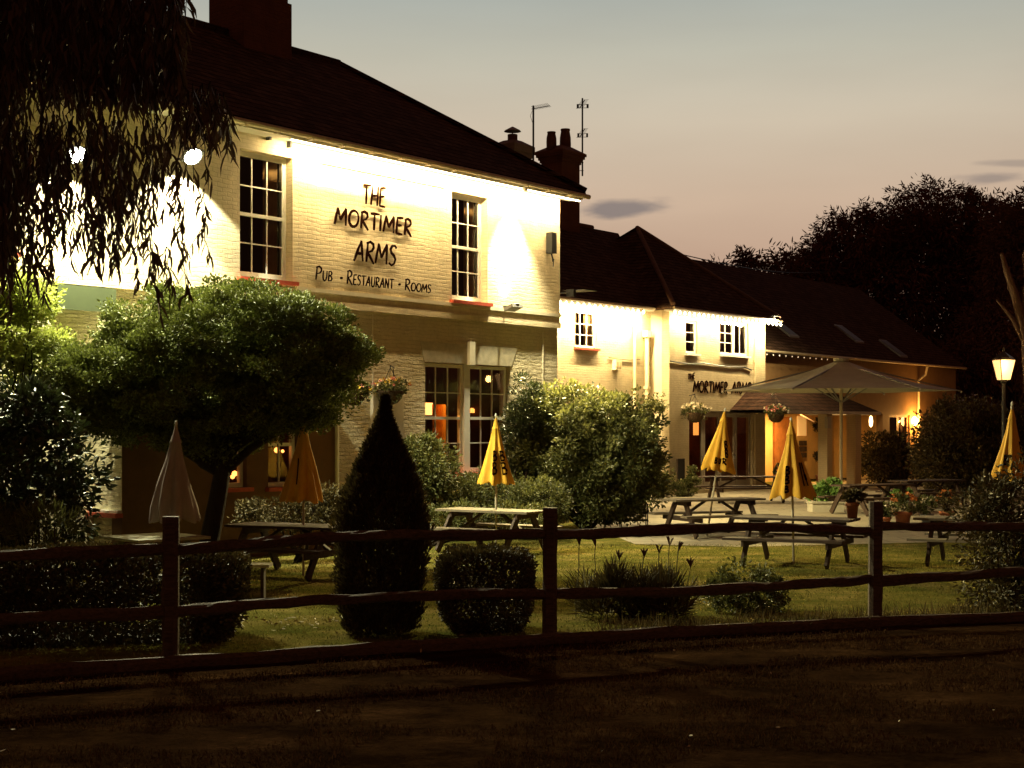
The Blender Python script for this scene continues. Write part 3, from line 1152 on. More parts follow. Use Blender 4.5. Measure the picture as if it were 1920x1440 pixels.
# roofs of the wing
rB, rBa, rBb = hip_roof(-0.38, 6.88, -0.38, 7.0, 6.02, 9.15, True, True, M_roof, wing, 'gable_roof')
m = MB()
ym = FA_y + 3.55
zz = 9.05
m.add([(-12.3, FA_y - 0.36, 6.02), (-0.2, FA_y - 0.36, 6.02), (3.55, ym, zz), (-12.3, ym, zz), (-12.3, 7.4, 6.02), (3.55, 7.4, 6.02),
       (-12.3, FA_y - 0.36, 5.92), (-0.2, FA_y - 0.36, 5.92)],
      [(0, 1, 2, 3), (3, 2, 5, 4), (0, 6, 7, 1)])
m.build('long_roof', M_roof, wing)
m = MB(); m.tube([(-12, ym, zz + 0.02), (1.9, ym, zz + 0.02)], 0.09, 8)
pB = rBa
m.tube([(pB[0], pB[1], pB[2]), (-0.38, -0.38, 6.05)], 0.08, 8)
m.tube([(pB[0], pB[1], pB[2]), (6.88, -0.38, 6.05)], 0.08, 8)
m.build('ridge_tiles', simple('ridge_clay', (0.13, 0.075, 0.05), 0.8, 0.3, 6), wing)
m = MB(); m.tube([(-12, FA_y - 0.40, 5.93), (-0.42, FA_y - 0.40, 5.93)], 0.05, 8)
m.tube([(-0.42, -0.42, 5.93), (6.9, -0.42, 5.93)], 0.05, 8); m.build('gutter', MATS['cream_gutter'], wing)
m = MB(); m.box(-0.33, 6.83, -0.33, 0.0, 5.86, 5.90); m.box(-12, -0.335, FA_y - 0.33, FA_y, 5.86, 5.90); m.build('soffit', M_white, wing)
# downpipes
cream = simple('cream_pipe', (0.66, 0.57, 0.36), 0.5, 0.08, 10)
xx = FB.loc(1190, 700, FA_y - 0.08)[0]
m = MB(); m.tube([(xx, FA_y - 0.08, 0), (xx, FA_y - 0.08, 5.6), (xx, FA_y - 0.36, 5.9)], 0.05, 10); m.build('downpipe', cream, wing)
xx = FB.loc(1213, 700, FA_y - 0.10)[0]
m = MB(); m.tube([(xx, FA_y - 0.10, 0), (xx, FA_y - 0.10, 5.05)], 0.07, 10)
m.box(xx - 0.13, xx + 0.13, FA_y - 0.2, FA_y - 0.01, 5.05, 5.25)
for z_ in (1.5, 3.2, 3.4):
    m.box(xx - 0.1, xx + 0.1, FA_y - 0.19, FA_y - 0.01, z_, z_ + 0.08)
m.build('soil_pipe', cream, wing)
xx = FB.loc(1416, 700, -0.04)[0]
m = MB(); m.tube([(xx, -0.03, 0.1), (xx, -0.03, 5.3)], 0.02, 6); m.build('wall_line', cream, wing)

# long barn wing
barn = empty('barn_wing', FC.o, RZ)
tag(barn, 'long low wing at the far right with skylights in its dark roof', 'building')
CL = FC.loc(1792, 760)[0]
dC = hole(1668, 778, 1706, 898, FC)
dC = (dC[0], dC[1], 0.02, dC[3])
PX0 = FC.loc(1478, 800)[0]
oC = (0.15, FC.loc(1655, 800)[0], 0.02, 2.75)
EZC = 4.93
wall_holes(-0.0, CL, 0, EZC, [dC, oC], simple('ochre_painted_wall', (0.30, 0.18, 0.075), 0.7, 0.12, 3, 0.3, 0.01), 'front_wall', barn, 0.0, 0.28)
m = MB(); m.box(CL - 0.28, CL - 0.002, 0.282, 10, 0, EZC - 0.01); m.build('end_wall', M_wall_b, barn)
hip_roof(-6.0, CL + 0.3, -0.35, 10.3, 5.0, 8.95, False, False, M_roof, barn)
m = MB(); m.tube([(0.3, -0.38, 4.92), (CL + 0.3, -0.38, 4.92)], 0.05, 8); m.build('gutter', MATS['cream_gutter'], barn)
xx = FC.loc(1722, 780, -0.08)[0]
m = MB(); m.tube([(xx + 0.28, -0.38, 4.85), (xx + 0.25, -0.3, 4.5), (xx, -0.1, 4.25), (xx, -0.08, 0)], 0.055, 8); m.build('downpipe', cream, barn)
for px, py in ((1468, 616), (1592, 628), (1675, 655)):
    # skylight on the roof plane
    sl = (8.95 - 5.0) / 5.325
    best = None
    for i in range(200):
        off = -0.35 + i * 0.03
        X, Z = FC.loc(px, py, off)
        zr = 5.0 + (off + 0.35) * sl
        if best is None or abs(Z - zr) < best[0]:
            best = (abs(Z - zr), X, off, zr)
    _, X, off, zr = best
    m = MB()
    for dx0, dx1, dy0, dy1, e in ((-0.4, 0.4, -0.5, 0.5, 0.07), (-0.33, 0.33, -0.43, 0.43, 0.09)):
        vs = [(X + dx0, off + dy0, zr + dy0 * sl + e), (X + dx1, off + dy0, zr + dy0 * sl + e), (X + dx1, off + dy1, zr + dy1 * sl + e), (X + dx0, off + dy1, zr + dy1 * sl + e)]
        vs += [(a, b, c - 0.12) for a, b, c in vs]
        m.add(vs, [(0, 1, 2, 3), (0, 4, 5, 1), (1, 5, 6, 2), (2, 6, 7, 3), (3, 7, 4, 0)])
        m.cur = 1
    m.build('skylight', [M_grey_metal, simple('skylight_glass', (0.10, 0.13, 0.17), 0.5, 0.0, spec=0.3)], barn)
# door of the barn
m = MB()
m.box(dC[0], dC[0] + 0.09, 0.1, 0.16, dC[2], dC[3]); m.box(dC[1] - 0.09, dC[1], 0.1, 0.16, dC[2], dC[3]); m.box(dC[0] + 0.09, dC[1] - 0.09, 0.1, 0.16, dC[3] - 0.1, dC[3])
mx_ = (dC[0] + dC[1]) / 2
m.box(mx_ - 0.12, mx_ + 0.12, 0.1, 0.16, dC[2], dC[3] - 0.1)
d_ = m.build('door', simple('brown_door_paint', (0.22, 0.12, 0.06), 0.6, 0.1, 6), barn)
m = MB(); m.add([(dC[0], 0.13, dC[2]), (dC[1], 0.13, dC[2]), (dC[1], 0.13, dC[3]), (dC[0], 0.13, dC[3])], [(0, 1, 2, 3)]); m.build('pane', M_glass, d_)
m = MB(); m.box(dC[0] - 0.2, dC[1] + 0.2, 0.285, 1.2, 0, 2.9); m.build('back_room', M_dark, barn)
# entrance lobby behind the porch
r = MB()
X0, X1, Y0, Y1, Z0, Z1 = oC[0] - 0.01, oC[1] + 0.01, 0.285, 2.2, 0.0, 2.9
vs = [(X0, Y0, Z0), (X1, Y0, Z0), (X1, Y1, Z0), (X0, Y1, Z0), (X0, Y0, Z1), (X1, Y0, Z1), (X1, Y1, Z1), (X0, Y1, Z1)]
r.add(vs, [(0, 1, 2, 3), (4, 7, 6, 5), (1, 5, 6, 2), (2, 6, 7, 3), (3, 7, 4, 0)])
r.build('lobby', simple('ochre_lobby_wall', (0.74, 0.50, 0.20), 0.8, 0.15, 2), barn)
wdk = simple('lobby_oak', (0.32, 0.12, 0.03), 0.6, 0.3, 4)
m = MB()
xa = FC.loc(1453, 800, 2.1)[0]; xb = FC.loc(1482, 800, 2.1)[0]
m.box(xa, xb, 2.1, 2.19, 0.05, 2.6); m.build('inner_door', wdk, barn)
# small lobby window
xa, za = FC.loc(1498, 780, 2.1); xb, _ = FC.loc(1513, 780, 2.1); _, zb = FC.loc(1505, 824, 2.1)
m = MB()
m.box(xa, xb, 2.12, 2.19, zb + 0.15, za); w_ = m.build('leaded_window', emit('lobby_window_glow', (1.0, 0.42, 0.08), 0.45), barn)
m = MB()
for i in range(3):
    for j in range(2):
        m.box(xa + 0.03 + j * (xb - xa) / 2, xa - 0.03 + (j + 1) * (xb - xa) / 2, 2.09, 2.118, zb - 0.75 + i * 0.25, zb - 0.55 + i * 0.25)
m.build('notice_board', simple('notice_frames', (0.05, 0.03, 0.02), 0.5, 0.0), barn)
# slanted hatch/awning board inside
m = MB()
xa, za = FC.loc(1500, 777, 1.2); xb, zb = FC.loc(1527, 791, 0.7)
m.bar((xa, 1.2, za), (xb, 0.7, zb), 0.5, 0.05)
m.build('wall_bracket_board', M_table_dark, barn)
area('lobby_light', FC.w((oC[0] + oC[1]) / 2, 0.9, 2.7), FC.w((oC[0] + oC[1]) / 2, 1.0, 0), 2.0, 0.4, 260, (1.0, 0.58, 0.17))
# porch: roof on two pillars
PY = -3.0      # porch front
px_a = FC.loc(1476, 780, PY)[0]; px_b = FC.loc(1648, 780, PY)[0]
zpe = FC.loc(1560, 770, PY)[1]
m = MB()
xm = FC.loc(1600, 740, PY + 1.5)[0]
ztp = zpe + 0.85
m.add([(px_a, PY, zpe), (px_b, PY, zpe), (px_b, -0.01, zpe), (px_a, -0.01, zpe), (px_a + 1.5, PY + 1.5, ztp), (px_b - 1.5, PY + 1.5, ztp), (px_b - 1.5, -0.01, ztp), (px_a + 1.5, -0.01, ztp),
       (px_a, PY, zpe - 0.08), (px_b, PY, zpe - 0.08), (px_b, -0.01, zpe - 0.08), (px_a, -0.01, zpe - 0.08)],
      [(0, 1, 5, 4), (1, 2, 6, 5), (3, 0, 4, 7), (4, 5, 6, 7), (8, 11, 10, 9)])
m.build('porch_roof', roof_mat('porch_tiles', (0.05, 0.025, 0.015)), barn)
m = MB(); m.box(px_a, px_b, PY - 0.06, PY - 0.002, zpe - 0.12, zpe - 0.01); m.box(px_b + 0.002, px_b + 0.05, PY - 0.06, -0.02, zpe - 0.12, zpe - 0.01); m.build('porch_fascia', M_white, barn)
for pxa, pxb in ((1551, 1575), (1604, 1634)):
    xa = FC.loc(pxa, 800, PY + 0.15)[0]; 
    m = MB(); m.box(xa, xa + (0.42 if pxa == 1551 else 0.5), PY + 0.15, PY + 0.5, 0.05, zpe - 0.081)
    m.build('porch_pillar', painted_brick('pillar_paint', (0.75, 0.60, 0.34), 0.3, 0.006) if 'pillar_paint' not in MATS else MATS['pillar_paint'], barn)
xa = FC.loc(1551, 800, PY + 0.04)[0]
m = MB(); m.box(xa + 0.02, xa + 0.30, PY + 0.03, PY + 0.148, 2.15, 2.55); m.build('meter_box', simple('pale_box', (0.5, 0.45, 0.34), 0.5, 0.05), barn)
point('porch_light', FC.w(px_b - 0.9, PY + 1.3, 2.5), 25, (1.0, 0.6, 0.2), 0.06)

# chimneys of the rear wing and the one behind the main house
cz = ym
chx = FB.loc(1051, 350, cz)[0]
rch = MB()
rch.box(chx - 0.52, chx + 0.52, cz - 0.42, cz + 0.42, 6.6, 11.0)
for i, e in enumerate((0.04, 0.08, 0.13, 0.17)):
    rch.box(chx - 0.52 - e, chx + 0.52 + e, cz - 0.42 - e, cz + 0.42 + e, 11.0 + i * 0.09, 11.09 + i * 0.09)
rch.add([(chx - 0.69, cz - 0.59, 11.36), (chx + 0.69, cz - 0.59, 11.36), (chx + 0.69, cz + 0.59, 11.36), (chx - 0.69, cz + 0.59, 11.36), (chx - 0.3, cz - 0.25, 11.58), (chx + 0.3, cz - 0.25, 11.58), (chx + 0.3, cz + 0.25, 11.58), (chx - 0.3, cz + 0.25, 11.58)],
        [(0, 1, 5, 4), (1, 2, 6, 5), (2, 3, 7, 6), (3, 0, 4, 7), (4, 5, 6, 7)])
chb = rch.build('chimney', M_brick, wing)
pot = simple('clay_pot', (0.12, 0.05, 0.03), 0.7, 0.2, 9)
for px, s_h, rr in ((1034, 0.50, 0.17), (1060, 0.72, 0.19)):
    X = FB.loc(px, 280, cz)[0]
    m = MB(); m.lathe([(rr * 0.98, -0.12), (rr * 1.02, s_h * 0.3), (rr * 0.98, s_h * 0.6), (rr * 0.78, s_h * 0.9), (rr * 0.85, s_h * 0.93), (rr * 0.85, s_h)], 16, (X, cz, 11.5))
    m.build('chimney_pot', pot, chb, True)
# chimney with cowl, standing behind the main roof on a lower back range
pc = FM.loc(966, 300, 7.6)
m = MB()
X = pc[0]
Yc = 7.7
Zc_ = FM.loc(966, 276, 7.7)[1] - 10.1
m.box(X - 0.42, X + 0.42, Yc - 0.36, Yc + 0.36, 0.0, 9.75 + Zc_)
m.box(X - 0.47, X + 0.47, Yc - 0.41, Yc + 0.41, 9.75 + Zc_, 9.9 + Zc_)
m.box(X - 0.52, X + 0.52, Yc - 0.46, Yc + 0.46, 9.9 + Zc_, 10.1 + Zc_)
m.add([(X - 0.52, Yc - 0.46, 10.1 + Zc_), (X + 0.52, Yc - 0.46, 10.1 + Zc_), (X + 0.52, Yc + 0.46, 10.1 + Zc_), (X - 0.52, Yc + 0.46, 10.1 + Zc_), (X - 0.2, Yc - 0.2, 10.27 + Zc_), (X + 0.2, Yc - 0.2, 10.27 + Zc_), (X + 0.2, Yc + 0.2, 10.27 + Zc_), (X - 0.2, Yc + 0.2, 10.27 + Zc_)],
      [(0, 1, 5, 4), (1, 2, 6, 5), (2, 3, 7, 6), (3, 0, 4, 7), (4, 5, 6, 7)])
cc_ = m.build('rear_chimney', M_greybrick, house)
m = MB()
m.lathe([(0.15, 0), (0.15, 0.24)], 14, (X, Yc, 10.22 + Zc_)); m.build('chimney_pot', pot, cc_)
m = MB(); m.lathe([(0.02, 0), (0.02, 0.12)], 8, (X, Yc, 10.46 + Zc_)); m.lathe([(0.26, 0), (0.24, 0.03), (0.02, 0.15)], 14, (X, Yc, 10.55 + Zc_)); m.build('cowl', M_grey_metal, cc_)

# antennas
def antenna(px, py0, py1, Y, kind, label):
    X = (px - 960) / F * Y
    z0, z1 = Zp(py1, Y), Zp(py0, Y)
    t = empty('tv_aerial', (X, Y, z0)); tag(t, label, 'aerial')
    m = MB(); m.tube([(0, 0, 0), (0.0, 0, z1 - z0)], 0.028, 8); m.build('mast', M_black, t)
    h = z1 - z0
    if kind == 1:
        m = MB()
        m.tube([(-0.05, 0, h - 0.1), (0.48, 0.3, h + 0.06)], 0.012, 6)
        for i in range(12):
            f_ = i / 11
            x_, y_, z_ = -0.0 + 0.46 * f_, 0.3 * f_, h - 0.09 + 0.15 * f_
            m.tube([(x_ + 0.06, y_ - 0.12, z_ - 0.06), (x_ - 0.06, y_ + 0.12, z_ + 0.1)], 0.006, 4)
        m.build('yagi_array', M_black, t)
        m = MB(); m.tube([(-0.03, 0, h - 0.15), (-0.09, 0, h - 0.3), (-0.02, 0, h - 0.5)], 0.006, 5); m.build('cable', M_black, t)
    else:
        for zz, s_ in ((h - 0.28, 1.0), (h - 0.28 - 0.98, 0.9)):
            m = MB()
            m.tube([(-0.1, -0.2, zz - 0.1), (0.1, 0.35, zz + 0.30)], 0.014, 6)
            for i in range(8):
                f_ = i / 7
                c0 = Vector((-0.1 + 0.2 * f_, -0.2 + 0.55 * f_, zz - 0.1 + 0.4 * f_))
                m.tube([c0 + Vector((-0.12 * s_, 0.05, 0)), c0 + Vector((0.12 * s_, -0.05, 0))], 0.006, 4)
            m.box(-0.2 * s_, 0.2 * s_, -0.21, -0.19, zz - 0.10, zz - 0.085)
            m.box(-0.2 * s_, 0.2 * s_, -0.21, -0.19, zz + 0.02, zz + 0.035)
            m.box(-0.2 * s_, -0.13 * s_, -0.215, -0.192, zz - 0.086, zz + 0.021)
            m.box(0.13 * s_, 0.2 * s_, -0.215, -0.192, zz - 0.086, zz + 0.021)
            m.build('yagi_array', M_black, t)
        m = MB()
        for zz in (0.18, 0.45):
            m.tube([(-0.12, 0, zz), (0.04, 0, zz)], 0.012, 5)
        m.build('clamp', M_black, t)
    return t


antenna(1000, 198, 330, 43.0, 1, 'tv aerial with one slanting array between the two chimneys')
antenna(1092, 184, 330, 49.9, 2, 'tall tv aerial with two arrays strapped to the brick chimney')

# ------------------------------------------------------------------ lettering
def ell(cx, cy, rx, ry, a0=0, a1=360, n=16):
    return [(cx + rx * math.cos(R(a0 + (a1 - a0) * i / n)), cy + ry * math.sin(R(a0 + (a1 - a0) * i / n))) for i in range(n + 1)]


GL = {
    'T': (0.62, [[(0.34, 0.0), (0.30, 1.0)], [(0.0, 0.97), (0.66, 1.0)]]),
    'H': (0.62, [[(0.03, 0.0), (0.10, 1.0)], [(0.55, 0.0), (0.56, 1.03)], [(0.05, 0.48), (0.56, 0.53)]]),
    'E': (0.52, [[(0.06, 0.0), (0.06, 1.0)], [(0.04, 0.98), (0.5, 1.02)], [(0.06, 0.52), (0.42, 0.55)], [(0.04, 0.02), (0.52, 0.0)]]),
    'M': (0.86, [[(0.02, 0.0), (0.14, 1.0)], [(0.14, 1.0), (0.40, 0.30)], [(0.40, 0.30), (0.72, 1.02)], [(0.72, 1.02), (0.80, 0.0)]]),
    'O': (0.76, [ell(0.37, 0.5, 0.34, 0.49, 80, 445)]),
    'R': (0.60, [[(0.08, 0.0), (0.08, 1.0)], [(0.0, 0.93), (0.25, 1.02), (0.46, 0.92), (0.50, 0.75), (0.40, 0.58), (0.08, 0.46)], [(0.14, 0.47), (0.62, -0.06)]]),
    'I': (0.20, [[(0.08, 0.0), (0.06, 1.0)]]),
    'A': (0.66, [[(0.0, -0.02), (0.38, 1.02)], [(0.38, 1.02), (0.60, 0.0)], [(0.12, 0.36), (0.56, 0.38)]]),
    'S': (0.52, [[(0.48, 0.88), (0.36, 1.0), (0.16, 0.98), (0.06, 0.80), (0.14, 0.62), (0.34, 0.50), (0.46, 0.32), (0.40, 0.10), (0.22, -0.02), (0.02, 0.10)]]),
    'P': (0.56, [[(0.08, 0.0), (0.10, 1.0)], [(0.0, 0.92), (0.28, 1.02), (0.50, 0.90), (0.52, 0.70), (0.38, 0.52), (0.10, 0.44)]]),
    'U': (0.60, [[(0.06, 1.0), (0.06, 0.35), (0.14, 0.06), (0.30, -0.02), (0.46, 0.10), (0.52, 0.4), (0.52, 1.0)]]),
    'B': (0.54, [[(0.08, 0.0), (0.08, 1.0)], [(0.04, 0.97), (0.32, 1.0), (0.44, 0.85), (0.40, 0.66), (0.10, 0.54)], [(0.10, 0.54), (0.42, 0.48), (0.52, 0.26), (0.42, 0.06), (0.06, 0.0)]]),
    'N': (0.64, [[(0.06, 0.0), (0.08, 1.0)], [(0.08, 1.0), (0.54, 0.0)], [(0.54, 0.0), (0.56, 1.02)]]),
    '*': (0.26, [ell(0.12, 0.42, 0.05, 0.06, 0, 360, 8)]),
    ' ': (0.22, []),
}


def stroke(m, pts, w, y0, th):
    """brush stroke in the x-z plane, tapering at its ends"""
    P = []
    for i in range(len(pts) - 1):
        a, b = Vector(pts[i]), Vector(pts[i + 1])
        k = max(1, int((b - a).length / (w * 1.2)))
        for j in range(k):
            P.append(a + (b - a) * j / k)
    P.append(Vector(pts[-1]))
    n = len(P)
    top, bot = [], []
    for i, p in enumerate(P):
        d = (P[min(n - 1, i + 1)] - P[max(0, i - 1)])
        if d.length < 1e-9:
            d = Vector((1, 0))
        d.normalize()
        nrm = Vector((-d.y, d.x))
        f = i / max(1, n - 1)
        ww = w * (0.62 + 0.5 * math.sin(math.pi * min(1, f * 1.1 + 0.08)))
        top.append(p + nrm * ww / 2); bot.append(p - nrm * ww / 2)
    vs = [(a.x, y0, a.y) for a in top] + [(a.x, y0, a.y) for a in bot] + [(a.x, y0 + th, a.y) for a in top] + [(a.x, y0 + th, a.y) for a in bot]
    fs = []
    for i in range(n - 1):
        fs.append((n + i, n + i + 1, i + 1, i))
        fs.append((i, i + 1, 2 * n + i + 1, 2 * n + i))
        fs.append((3 * n + i, 3 * n + i + 1, n + i + 1, n + i))
    fs.append((0, 2 * n, 3 * n, n)); fs.append((n - 1, 2 * n - 1, 4 * n - 1, 3 * n - 1))
    m.add(vs, fs)


def word(text, x0, x1, z0, hgt, small=None, w=0.03, y0=-0.1, th=0.01, slant=0.12, slope=0.0):
    """fit text between x0 and x1 on baseline z0; lower-case letters are small capitals"""
    def width(ch):
        s = 1.0 if (ch.isupper() or not ch.isalpha()) else (small or 0.72)
        return (GL[ch.upper()][0] + 0.10) * s
    tot = sum(width(c) for c in text) - 0.1
    sx = (x1 - x0) / (tot * hgt)
    m = MB()
    x = x0
    q = 0
    for ch in text:
        s = 1.0 if (ch.isupper() or not ch.isalpha()) else (small or 0.72)
        for st in GL[ch.upper()][1]:
            pts = [(x + (px * s + slant * pz * s) * hgt * sx, z0 + slope * (x - x0) + pz * s * hgt) for px, pz in st]
            stroke(m, pts, w * (0.85 if s < 1 else 1), y0 - 0.0007 * (q % 5), th)
            q += 1
        x += width(ch) * hgt * sx
    return m


sign = empty('wall_lettering', FM.w(-6.0, -PR, 4.75), RZ)
tag(sign, 'black hand painted pub name lettering between the two upper windows', 'sign')
sx0 = -6.0
def sg(text, pa, pb, name, ybase_off=0, **kw):
    (pxa, pya_top, pya_bot), pxb = pa, pb
    xa, zb = FM.loc(pxa, pya_bot, -PR - 0.03)
    _, zt = FM.loc(pxa, pya_top, -PR - 0.03)
    xb, _ = FM.loc(pxb, pya_bot, -PR - 0.03)
    m = word(text, xa - sx0, xb - sx0, zb - 4.75, zt - zb, y0=-0.035, th=0.012, **kw)
    return m.build(name, M_letter, sign)


# spacing taken on the wall itself
sg('THE', (679, 345, 381), 722, 'word_the', w=0.045, slant=0.1)
sg('MORTIMER', (627, 388, 420), 771, 'word_mortimer', w=0.055, slant=0.1)
sg('ARMS', (664, 450, 488), 742, 'word_arms', w=0.055, slant=0.12)
for tx, pa_, pb_, yt_, yb_ in (('Pub', 591, 622, 499, 524), ('*', 635, 644, 512, 527), ('Restaurant', 650, 737, 507, 532), ('*', 744, 753, 523, 540), ('Rooms', 759, 807, 523, 544)):
    sg(tx, (pa_, yt_, yb_), pb_, 'word_' + tx.lower() if tx != '*' else 'dot', w=0.032, slant=0.1, small=0.74)

sign2 = empty('wall_lettering', FB.w(0, 0, 3.9), RZ)
tag(sign2, 'smaller black pub name lettering above the glazed doors of the rear wing', 'sign')
def sg2(text, pxa, pxb, pt, pb, name, **kw):
    xa, zb = FB.loc(pxa, pb, -0.02); _, zt = FB.loc(pxa, pt, -0.02); xb, _ = FB.loc(pxb, pb, -0.02)
    return word(text, xa, xb, zb - 3.9, zt - zb, y0=-0.02, th=0.015, **kw).build(name, M_letter, sign2)
sg2('THE', 1290, 1303, 701, 711, 'word_the', w=0.035, slope=0.12)
sg2('MORTIMER', 1300, 1364, 714, 735, 'word_mortimer', w=0.06, slant=0.12)
sg2('ARMS', 1372, 1408, 716, 737, 'word_arms', w=0.06, slant=0.12)

# ------------------------------------------------------------------ lamps on the walls
GLOW_W = emit('warm_led', (1.0, 0.83, 0.5), 14)
GLOW_C = emit('white_led', (1.0, 1.0, 0.8), 30)
# light strip under the main gutter
xs0 = FM.loc(545, 262, -0.42)[0]
strip = empty('light_strip', FM.w(xs0, -PR - 0.34, 7.27), RZ)
tag(strip, 'bright light strip under the gutter of the main house', 'light strip')
Ls = 0.30 - xs0
m = MB()
m.box(0, Ls, -0.03, 0.03, 0.0, 0.03); m.build('housing', M_white, strip)
nseg = 14
for i in range(nseg):
    a = Ls * i / nseg
    m = MB(); m.box(a + 0.03, a + Ls / nseg - 0.02, -0.018, 0.018, -0.022, -0.001)
    m.build('diffuser', GLOW_W, strip)
strip_area('strip_light', FM.w(xs0, -PR - 0.34, 7.235), FM.w(0.3, -PR - 0.34, 7.235), FM.n * 0.55 + Vector((0, 0, -1)), 0.05, 500, WARM)
# picture light above the lettering
xa, za = FM.loc(601, 308, -PR - 0.22); xb, zb = FM.loc(832, 351, -PR - 0.22)
zm = (za + zb) / 2
pl = empty('sign_light_bar', FM.w(xa, -PR - 0.22, zm), RZ)
tag(pl, 'thin light bar on arms above the pub name lettering', 'sign light')
m = MB(); m.tube([(0, 0, 0), (xb - xa, 0, 0)], 0.022, 8); m.build('tube', simple('bar_paint', (0.5, 0.4, 0.25), 0.4, 0), pl)
for f_ in (0.03, 0.5, 0.97):
    m = MB(); m.tube([((xb - xa) * f_, 0, 0), ((xb - xa) * f_, 0.10, 0.06), ((xb - xa) * f_, 0.218, 0.05)], 0.01, 6); m.build('arm', M_white, pl)
strip_area('sign_bar_light', FM.w(xa, -PR - 0.21, zm - 0.025), FM.w(xb, -PR - 0.21, zm - 0.025), FM.n * 1.0 + Vector((0, 0, -1)), 0.03, 95, WARM)


def floodlight(px, py, off, label, target, power, ang, fr=FM, col=COOL, lens=True, blend=0.12, lens_power=GLOW_C):
    x, z = fr.loc(px, py, off)
    P = fr.w(x, off, z)
    t = empty('floodlight', P, RZ); tag(t, label, 'floodlight', 'floodlights on the pub walls')
    # head faces the target
    d = (Vector(target) - P).normalized()
    dl = Vector((d.dot(fr.d), d.dot(fr.n), d.z))
    q = dl.to_track_quat('-Z', 'Y').to_matrix().to_4x4()
    m = MB(); m.box(-0.17, 0.17, -0.13, 0.13, 0.0, 0.07, q); m.build('housing', M_grey_metal, t)
    m = MB(); m.lathe([(0.14, -0.012), (0.15, -0.001)], 20, (0, 0, 0), q); m.build('lens', lens_power, t)
    m = MB(); m.bar((0, 0.02, 0), (0, -off - PR + 0.0, 0.0), 0.05, 0.03); m.build('bracket', M_black, t)
    spot('flood_beam', P + d * 0.03, target, power, col, ang, blend, 0.06)
    return t


f1 = FM.loc(362, 294, -0.45)
P1 = FM.w(f1[0], -0.45, f1[1])
floodlight(362, 294, -0.45, 'floodlight glaring left of the first upper window', P1 + FM.n * -1.9 + Vector((0, 0, -1.7)) - FM.d * 0.2, 3000, 142)
f2 = FM.loc(143, 291, -0.45)
P2 = FM.w(f2[0], -0.45, f2[1])
floodlight(143, 291, -0.45, 'floodlight glaring through the hanging leaves at far left', P2 + FM.n * -1.9 + Vector((0, 0, -1.7)), 3000, 142)
# wall-grazing wash below those lamps (the same fittings throw light back on the wall)
for Pq, e in ((P1, 900), (P2, 900)):
    spot('wall_wash', Pq + Vector((0, 0, -0.08)), Pq + Vector((0, 0, -3)) + FM.n * 0.35, e, (1.0, 0.97, 0.68), 112, 0.12, 0.05)
# uplight on the ledge
ux, uz = FM.loc(962, 574, -0.30)
ul = floodlight(962, 574, -0.32, 'small grey floodlight on the ledge right of the second upper window', FM.w(ux, -0.02, uz + 0.95), 40, 84, col=(1.0, 0.93, 0.62), blend=0.3, lens_power=simple('unlit_lens', (0.5, 0.5, 0.45), 0.2, 0))
dx_, dz_ = FM.loc(984, 395, -PR - 0.40)
dl = empty('soffit_downlight', FM.w(dx_, -PR - 0.40, 7.28), RZ); tag(dl, 'small downlight under the eaves right of the second upper window', 'downlight')
m = MB(); m.lathe([(0.05, -0.07), (0.06, -0.07), (0.06, 0.02)], 12); m.build('housing', M_white, dl)
m = MB(); m.lathe([(0.045, -0.066), (0.045, -0.062)], 12); m.build('lens', GLOW_W, dl)
spot('downlight_beam', FM.w(dx_, -PR - 0.40, 7.19), FM.w(dx_, -PR - 0.34, 4.0), 3300, (1.0, 0.90, 0.55), 78, 0.7, 0.09)
# corner fitting: black speaker-like lamp housing turned to the terrace
cx2, cz2 = FM.loc(1034, 455, -0.18)
cf = empty('corner_floodlight', FM.w(cx2, -0.18, cz2), RZ)
tag(cf, 'dark upright lamp housing on the corner of the main house', 'floodlight', 'floodlights on the pub walls')
m = MB(); m.box(-0.09, 0.09, -0.08, 0.08, -0.24, 0.22); m.build('housing', M_black, cf)
m = MB(); m.tube([(0.0, 0, -0.24), (0.05, 0, -0.36), (0.1, 0.03, -0.40)], 0.02, 6); m.tube([(0.06, -0.02, -0.36), (-0.02, -0.06, -0.55)], 0.012, 6); m.build('bracket', M_black, cf)
# flood hung on the corner for the terrace; the lawn spot has no fitting
P3 = FM.w(0.18, -0.25, 5.2)
t3 = empty('floodlight', P3, RZ); tag(t3, 'small floodlight on the house corner turned to the terrace', 'floodlight', 'floodlights on the pub walls')
m = MB(); m.box(-0.05, 0.05, -0.1, 0.1, -0.08, 0.08); m.build('housing', M_black, t3)
m = MB(); m.box(0.052, 0.056, -0.08, 0.08, -0.06, 0.06); m.build('lens', GLOW_C, t3)
m = MB(); m.box(0.057, 0.62, -0.30, 0.30, 0.07, 0.08); m.build('hood', M_black, t3)  # hood added to cut the beam off below the wing roofs
m = MB(); m.bar((-0.06, 0.0, 0), (-0.2, 0.25, 0.0), 0.03, 0.03); m.build('bracket', M_black, t3)
spot('terrace_beam', P3 + FM.d * 0.08 + Vector((0, 0, 0.03)), Vector((7.2, 35.5, 0.0)), 6000, (1.0, 0.84, 0.42), 66, 0.9, 0.06)
spot('lawn_beam', FM.w(-0.5, -0.5, 4.5), Vector((2.2, 22, 0.0)), 6000, (1.0, 0.80, 0.32), 84, 0.8, 0.06)


